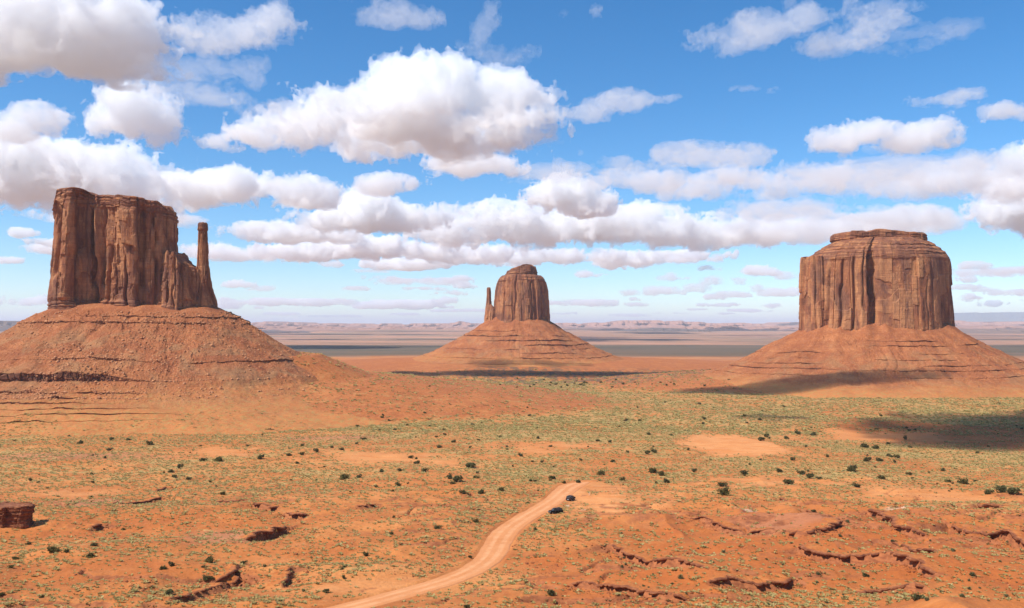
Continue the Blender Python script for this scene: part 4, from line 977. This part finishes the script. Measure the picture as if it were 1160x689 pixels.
# loose stones on the near ground
g_ = np.random.default_rng(21); yy_ = np.exp(g_.uniform(np.log(245), np.log(560), 30000)); xx_ = yy_*g_.uniform(-.64, .64, 30000)
kp = (fbm(xx_/26, yy_/26, 4, 611) > .22); xx_, yy_ = xx_[kp][:5200], yy_[kp][:5200]
d_, s__, i_ = near_line(xx_, yy_, ROAD, 60.); kp = d_ > np.interp(i_, np.arange(len(ROAD)), ROAD[:, 2])+.5; xx_, yy_ = xx_[kp], yy_[kp]
lp = []
for line, drop, th_, ov_ in LED:
    k_ = len(line)*3; ii = g_.integers(2, len(line)-2, k_); t_ = np.gradient(line, axis=0)[ii]; t_ /= np.hypot(*t_.T)[:, None]; off = 1+g_.exponential(3., k_)
    lp.append(line[ii]+np.column_stack([t_[:, 1], -t_[:, 0]])*off[:, None])
lp = np.concatenate(lp); xx_ = np.concatenate([xx_, lp[:, 0]]); yy_ = np.concatenate([yy_, lp[:, 1]])
gr = merged_rocks(np.column_stack([xx_, yy_, H(xx_, yy_)+.05]), .22+g_.pareto(3., len(xx_)).clip(0, 3)*.42, 6); gr.name = 'gravel'
tag(link('gravel', gr, MAT['talus']), kind='stuff')

# ------------------------------------------------------------------ vehicles
VM = dict(paint=plain('black_paint', (.008, .008, .007), .55, 0, .12), paint2=plain('dark_grey_paint', (.020, .019, .018), .55, 0, .12), glass=plain('car_glass', (.05, .05, .052), .3, 0, .3), rubber=plain('tyre_rubber', (.02, .02, .02), .85, 0, .2),
          rim=plain('alloy', (.45, .45, .46), .3, .9), lamp=plain('lamp_lens', (.75, .75, .72), .1), red=plain('tail_lens', (.35, .015, .012), .2), trim=plain('black_trim', (.02, .02, .022), .6), chrome=plain('roof_rail', (.5, .5, .5), .3, .8))
def bmx(name, fn, mat, parent, bev=0):
    b = bmesh.new(); fn(b)
    if bev: bmesh.ops.bevel(b, geom=[e for e in b.edges], offset=bev, segments=2, affect='EDGES', profile=.5)
    bmesh.ops.recalc_face_normals(b, faces=b.faces)
    m = bpy.data.meshes.new(name); b.to_mesh(m); b.free(); return link(name, m, VM[mat], parent)
def prism(b, pts, y0, y1, top=None):
    """side outline (x, z) from y0 to y1; points above z=top[0] drawn in by top[1]"""
    f = []
    for y, s in ((y0, 1), (y1, -1)):
        f.append([b.verts.new((x, y+(s*top[1]*max(0, (z-top[0])) if top else 0), z)) for x, z in pts])
    b.faces.new(f[0]); b.faces.new(f[1][::-1]); n = len(pts)
    for i in range(n): b.faces.new((f[0][i], f[1][i], f[1][(i+1) % n], f[0][(i+1) % n]))
def box(b, c, s):
    r_ = bmesh.ops.create_cube(b, size=1)
    for v in r_['verts']: v.co = Vector((v.co.x*s[0]+c[0], v.co.y*s[1]+c[1], v.co.z*s[2]+c[2]))
def cyl(b, c, rad, wid, seg=20):
    r_ = bmesh.ops.create_cone(b, cap_ends=True, segments=seg, radius1=rad, radius2=rad, depth=wid)
    for v in r_['verts']: v.co = Vector((v.co.x+c[0], v.co.z+c[1], v.co.y+c[2]))
CAR_SCALE = 1.45
def suv(loc, yaw, label, paint, tilt):
    t = tag(empty('parked_car', loc), label, 'car', 'dark cars on the dirt road'); t.rotation_euler = (tilt, 0, yaw)
    W = .94
    bmx('body', lambda b: prism(b, [(-2.35, .55), (-2.38, 1.02), (-2.25, 1.10), (2.0, 1.08), (2.36, .98), (2.42, .75), (2.36, .42), (1.95, .36), (1.9, .62), (1.72, .80), (1.38, .80), (1.2, .62), (1.14, .34), (-1.1, .34), (-1.16, .62), (-1.32, .80), (-1.68, .80), (-1.86, .62), (-1.9, .38), (-2.3, .42)], -W, W), paint, t, .03)
    bmx('roof', lambda b: prism(b, [(-2.22, 1.09), (-2.08, 1.70), (-1.9, 1.79), (.35, 1.80), (.62, 1.74), (1.32, 1.10)], -W+.03, W-.03, (1.1, .22)), paint, t, .03)
    bmx('windshield', lambda b: prism(b, [(.69, 1.70), (1.30, 1.14), (1.335, 1.15), (.73, 1.72)], -.72, .72), 'glass', t)
    bmx('rear_window', lambda b: prism(b, [(-2.10, 1.66), (-2.21, 1.22), (-2.245, 1.22), (-2.13, 1.67)], -.68, .68), 'glass', t)
    for s in (-1, 1):
        for x0, x1, x2, x3 in ((-2.02, -1.18, -1.14, -1.92), (-1.06, -.12, -.12, -1.04), (-.02, 1.08, .50, -.02)):
            def win(b, s=s, q=(x0, x1, x2, x3)):
                v = [b.verts.new((x, s*(W-.02-.22*(z-1.1)+.006), z)) for x, z in ((q[0], 1.17), (q[1], 1.17), (q[2], 1.64), (q[3], 1.64))]
                w_ = [b.verts.new((p.co.x, p.co.y-s*.03, p.co.z)) for p in v]
                b.faces.new(v); b.faces.new(w_[::-1])
                for i in range(4): b.faces.new((v[i], w_[i], w_[(i+1) % 4], v[(i+1) % 4]))
            bmx('side_window', win, 'glass', t)
        bmx('headlight', lambda b: box(b, (2.36, s*.70, .86), (.12, .34, .16)), 'lamp', t, .02)
        bmx('tail_light', lambda b: box(b, (-2.36, s*.80, .98), (.08, .18, .26)), 'red', t, .02)
        bmx('wing_mirror', lambda b: box(b, (.92, s*1.03, 1.16), (.14, .2, .14)), 'trim', t, .02)
        bmx('roof_rail', lambda b: box(b, (-.75, s*.66, 1.83), (2.1, .05, .05)), 'chrome', t)
        for dx in (-.58, .5): bmx('door_handle', lambda b: box(b, (dx, s*(W+.01), .95), (.2, .04, .04)), 'chrome', t)
        for x in (1.55, -1.5):
            wl = bmx('wheel', lambda b: cyl(b, (x, s*.83, .37), .37, .24), 'rubber', t, .02)
            bmx('rim', lambda b: cyl(b, (x, s*.96, .37), .22, .03, 12), 'rim', wl)
    bmx('bumper', lambda b: box(b, (2.40, 0, .52), (.12, 1.7, .22)), 'trim', t, .03); bmx('bumper', lambda b: box(b, (-2.39, 0, .55), (.12, 1.7, .22)), 'trim', t, .03)
    bmx('grille', lambda b: box(b, (2.40, 0, .82), (.06, .9, .2)), 'trim', t)
    bmx('number_plate', lambda b: box(b, (-2.46, 0, .72), (.02, .5, .14)), 'lamp', t)
    return t
p1 = G(629.5, 582); p2 = G(646.5, 567)
suv((p1.x, p1.y, p1.z+.06), math.radians(202), 'black car lower down at the road edge, seen nearly side-on', 'paint', 0).scale = (CAR_SCALE,)*3
suv((p2.x, p2.y, p2.z+.06), math.radians(62), 'dark grey car higher up by the road bend, seen from behind', 'paint2', 0).scale = (CAR_SCALE,)*3

# marker posts by the bend
PM = dict(w=plain('white_post_paint', (.75, .73, .68), .6), d=plain('weathered_post_wood', (.16, .10, .065), .9))
for px, py, k, lb in ((667.5, 561, 'w', 'short white marker post beyond the cars at the bend'), (676, 560, 'd', 'short dark wooden post right of the white marker post')):
    p = G(px, py); b = bmesh.new(); box(b, (0, 0, .65), (.22, .22, 1.5)); bmesh.ops.bevel(b, geom=[e for e in b.edges], offset=.03, segments=1, affect='EDGES')
    m = bpy.data.meshes.new('marker_post'); b.to_mesh(m); b.free()
    tag(link('marker_post', m, PM[k], None, p), lb, 'post')
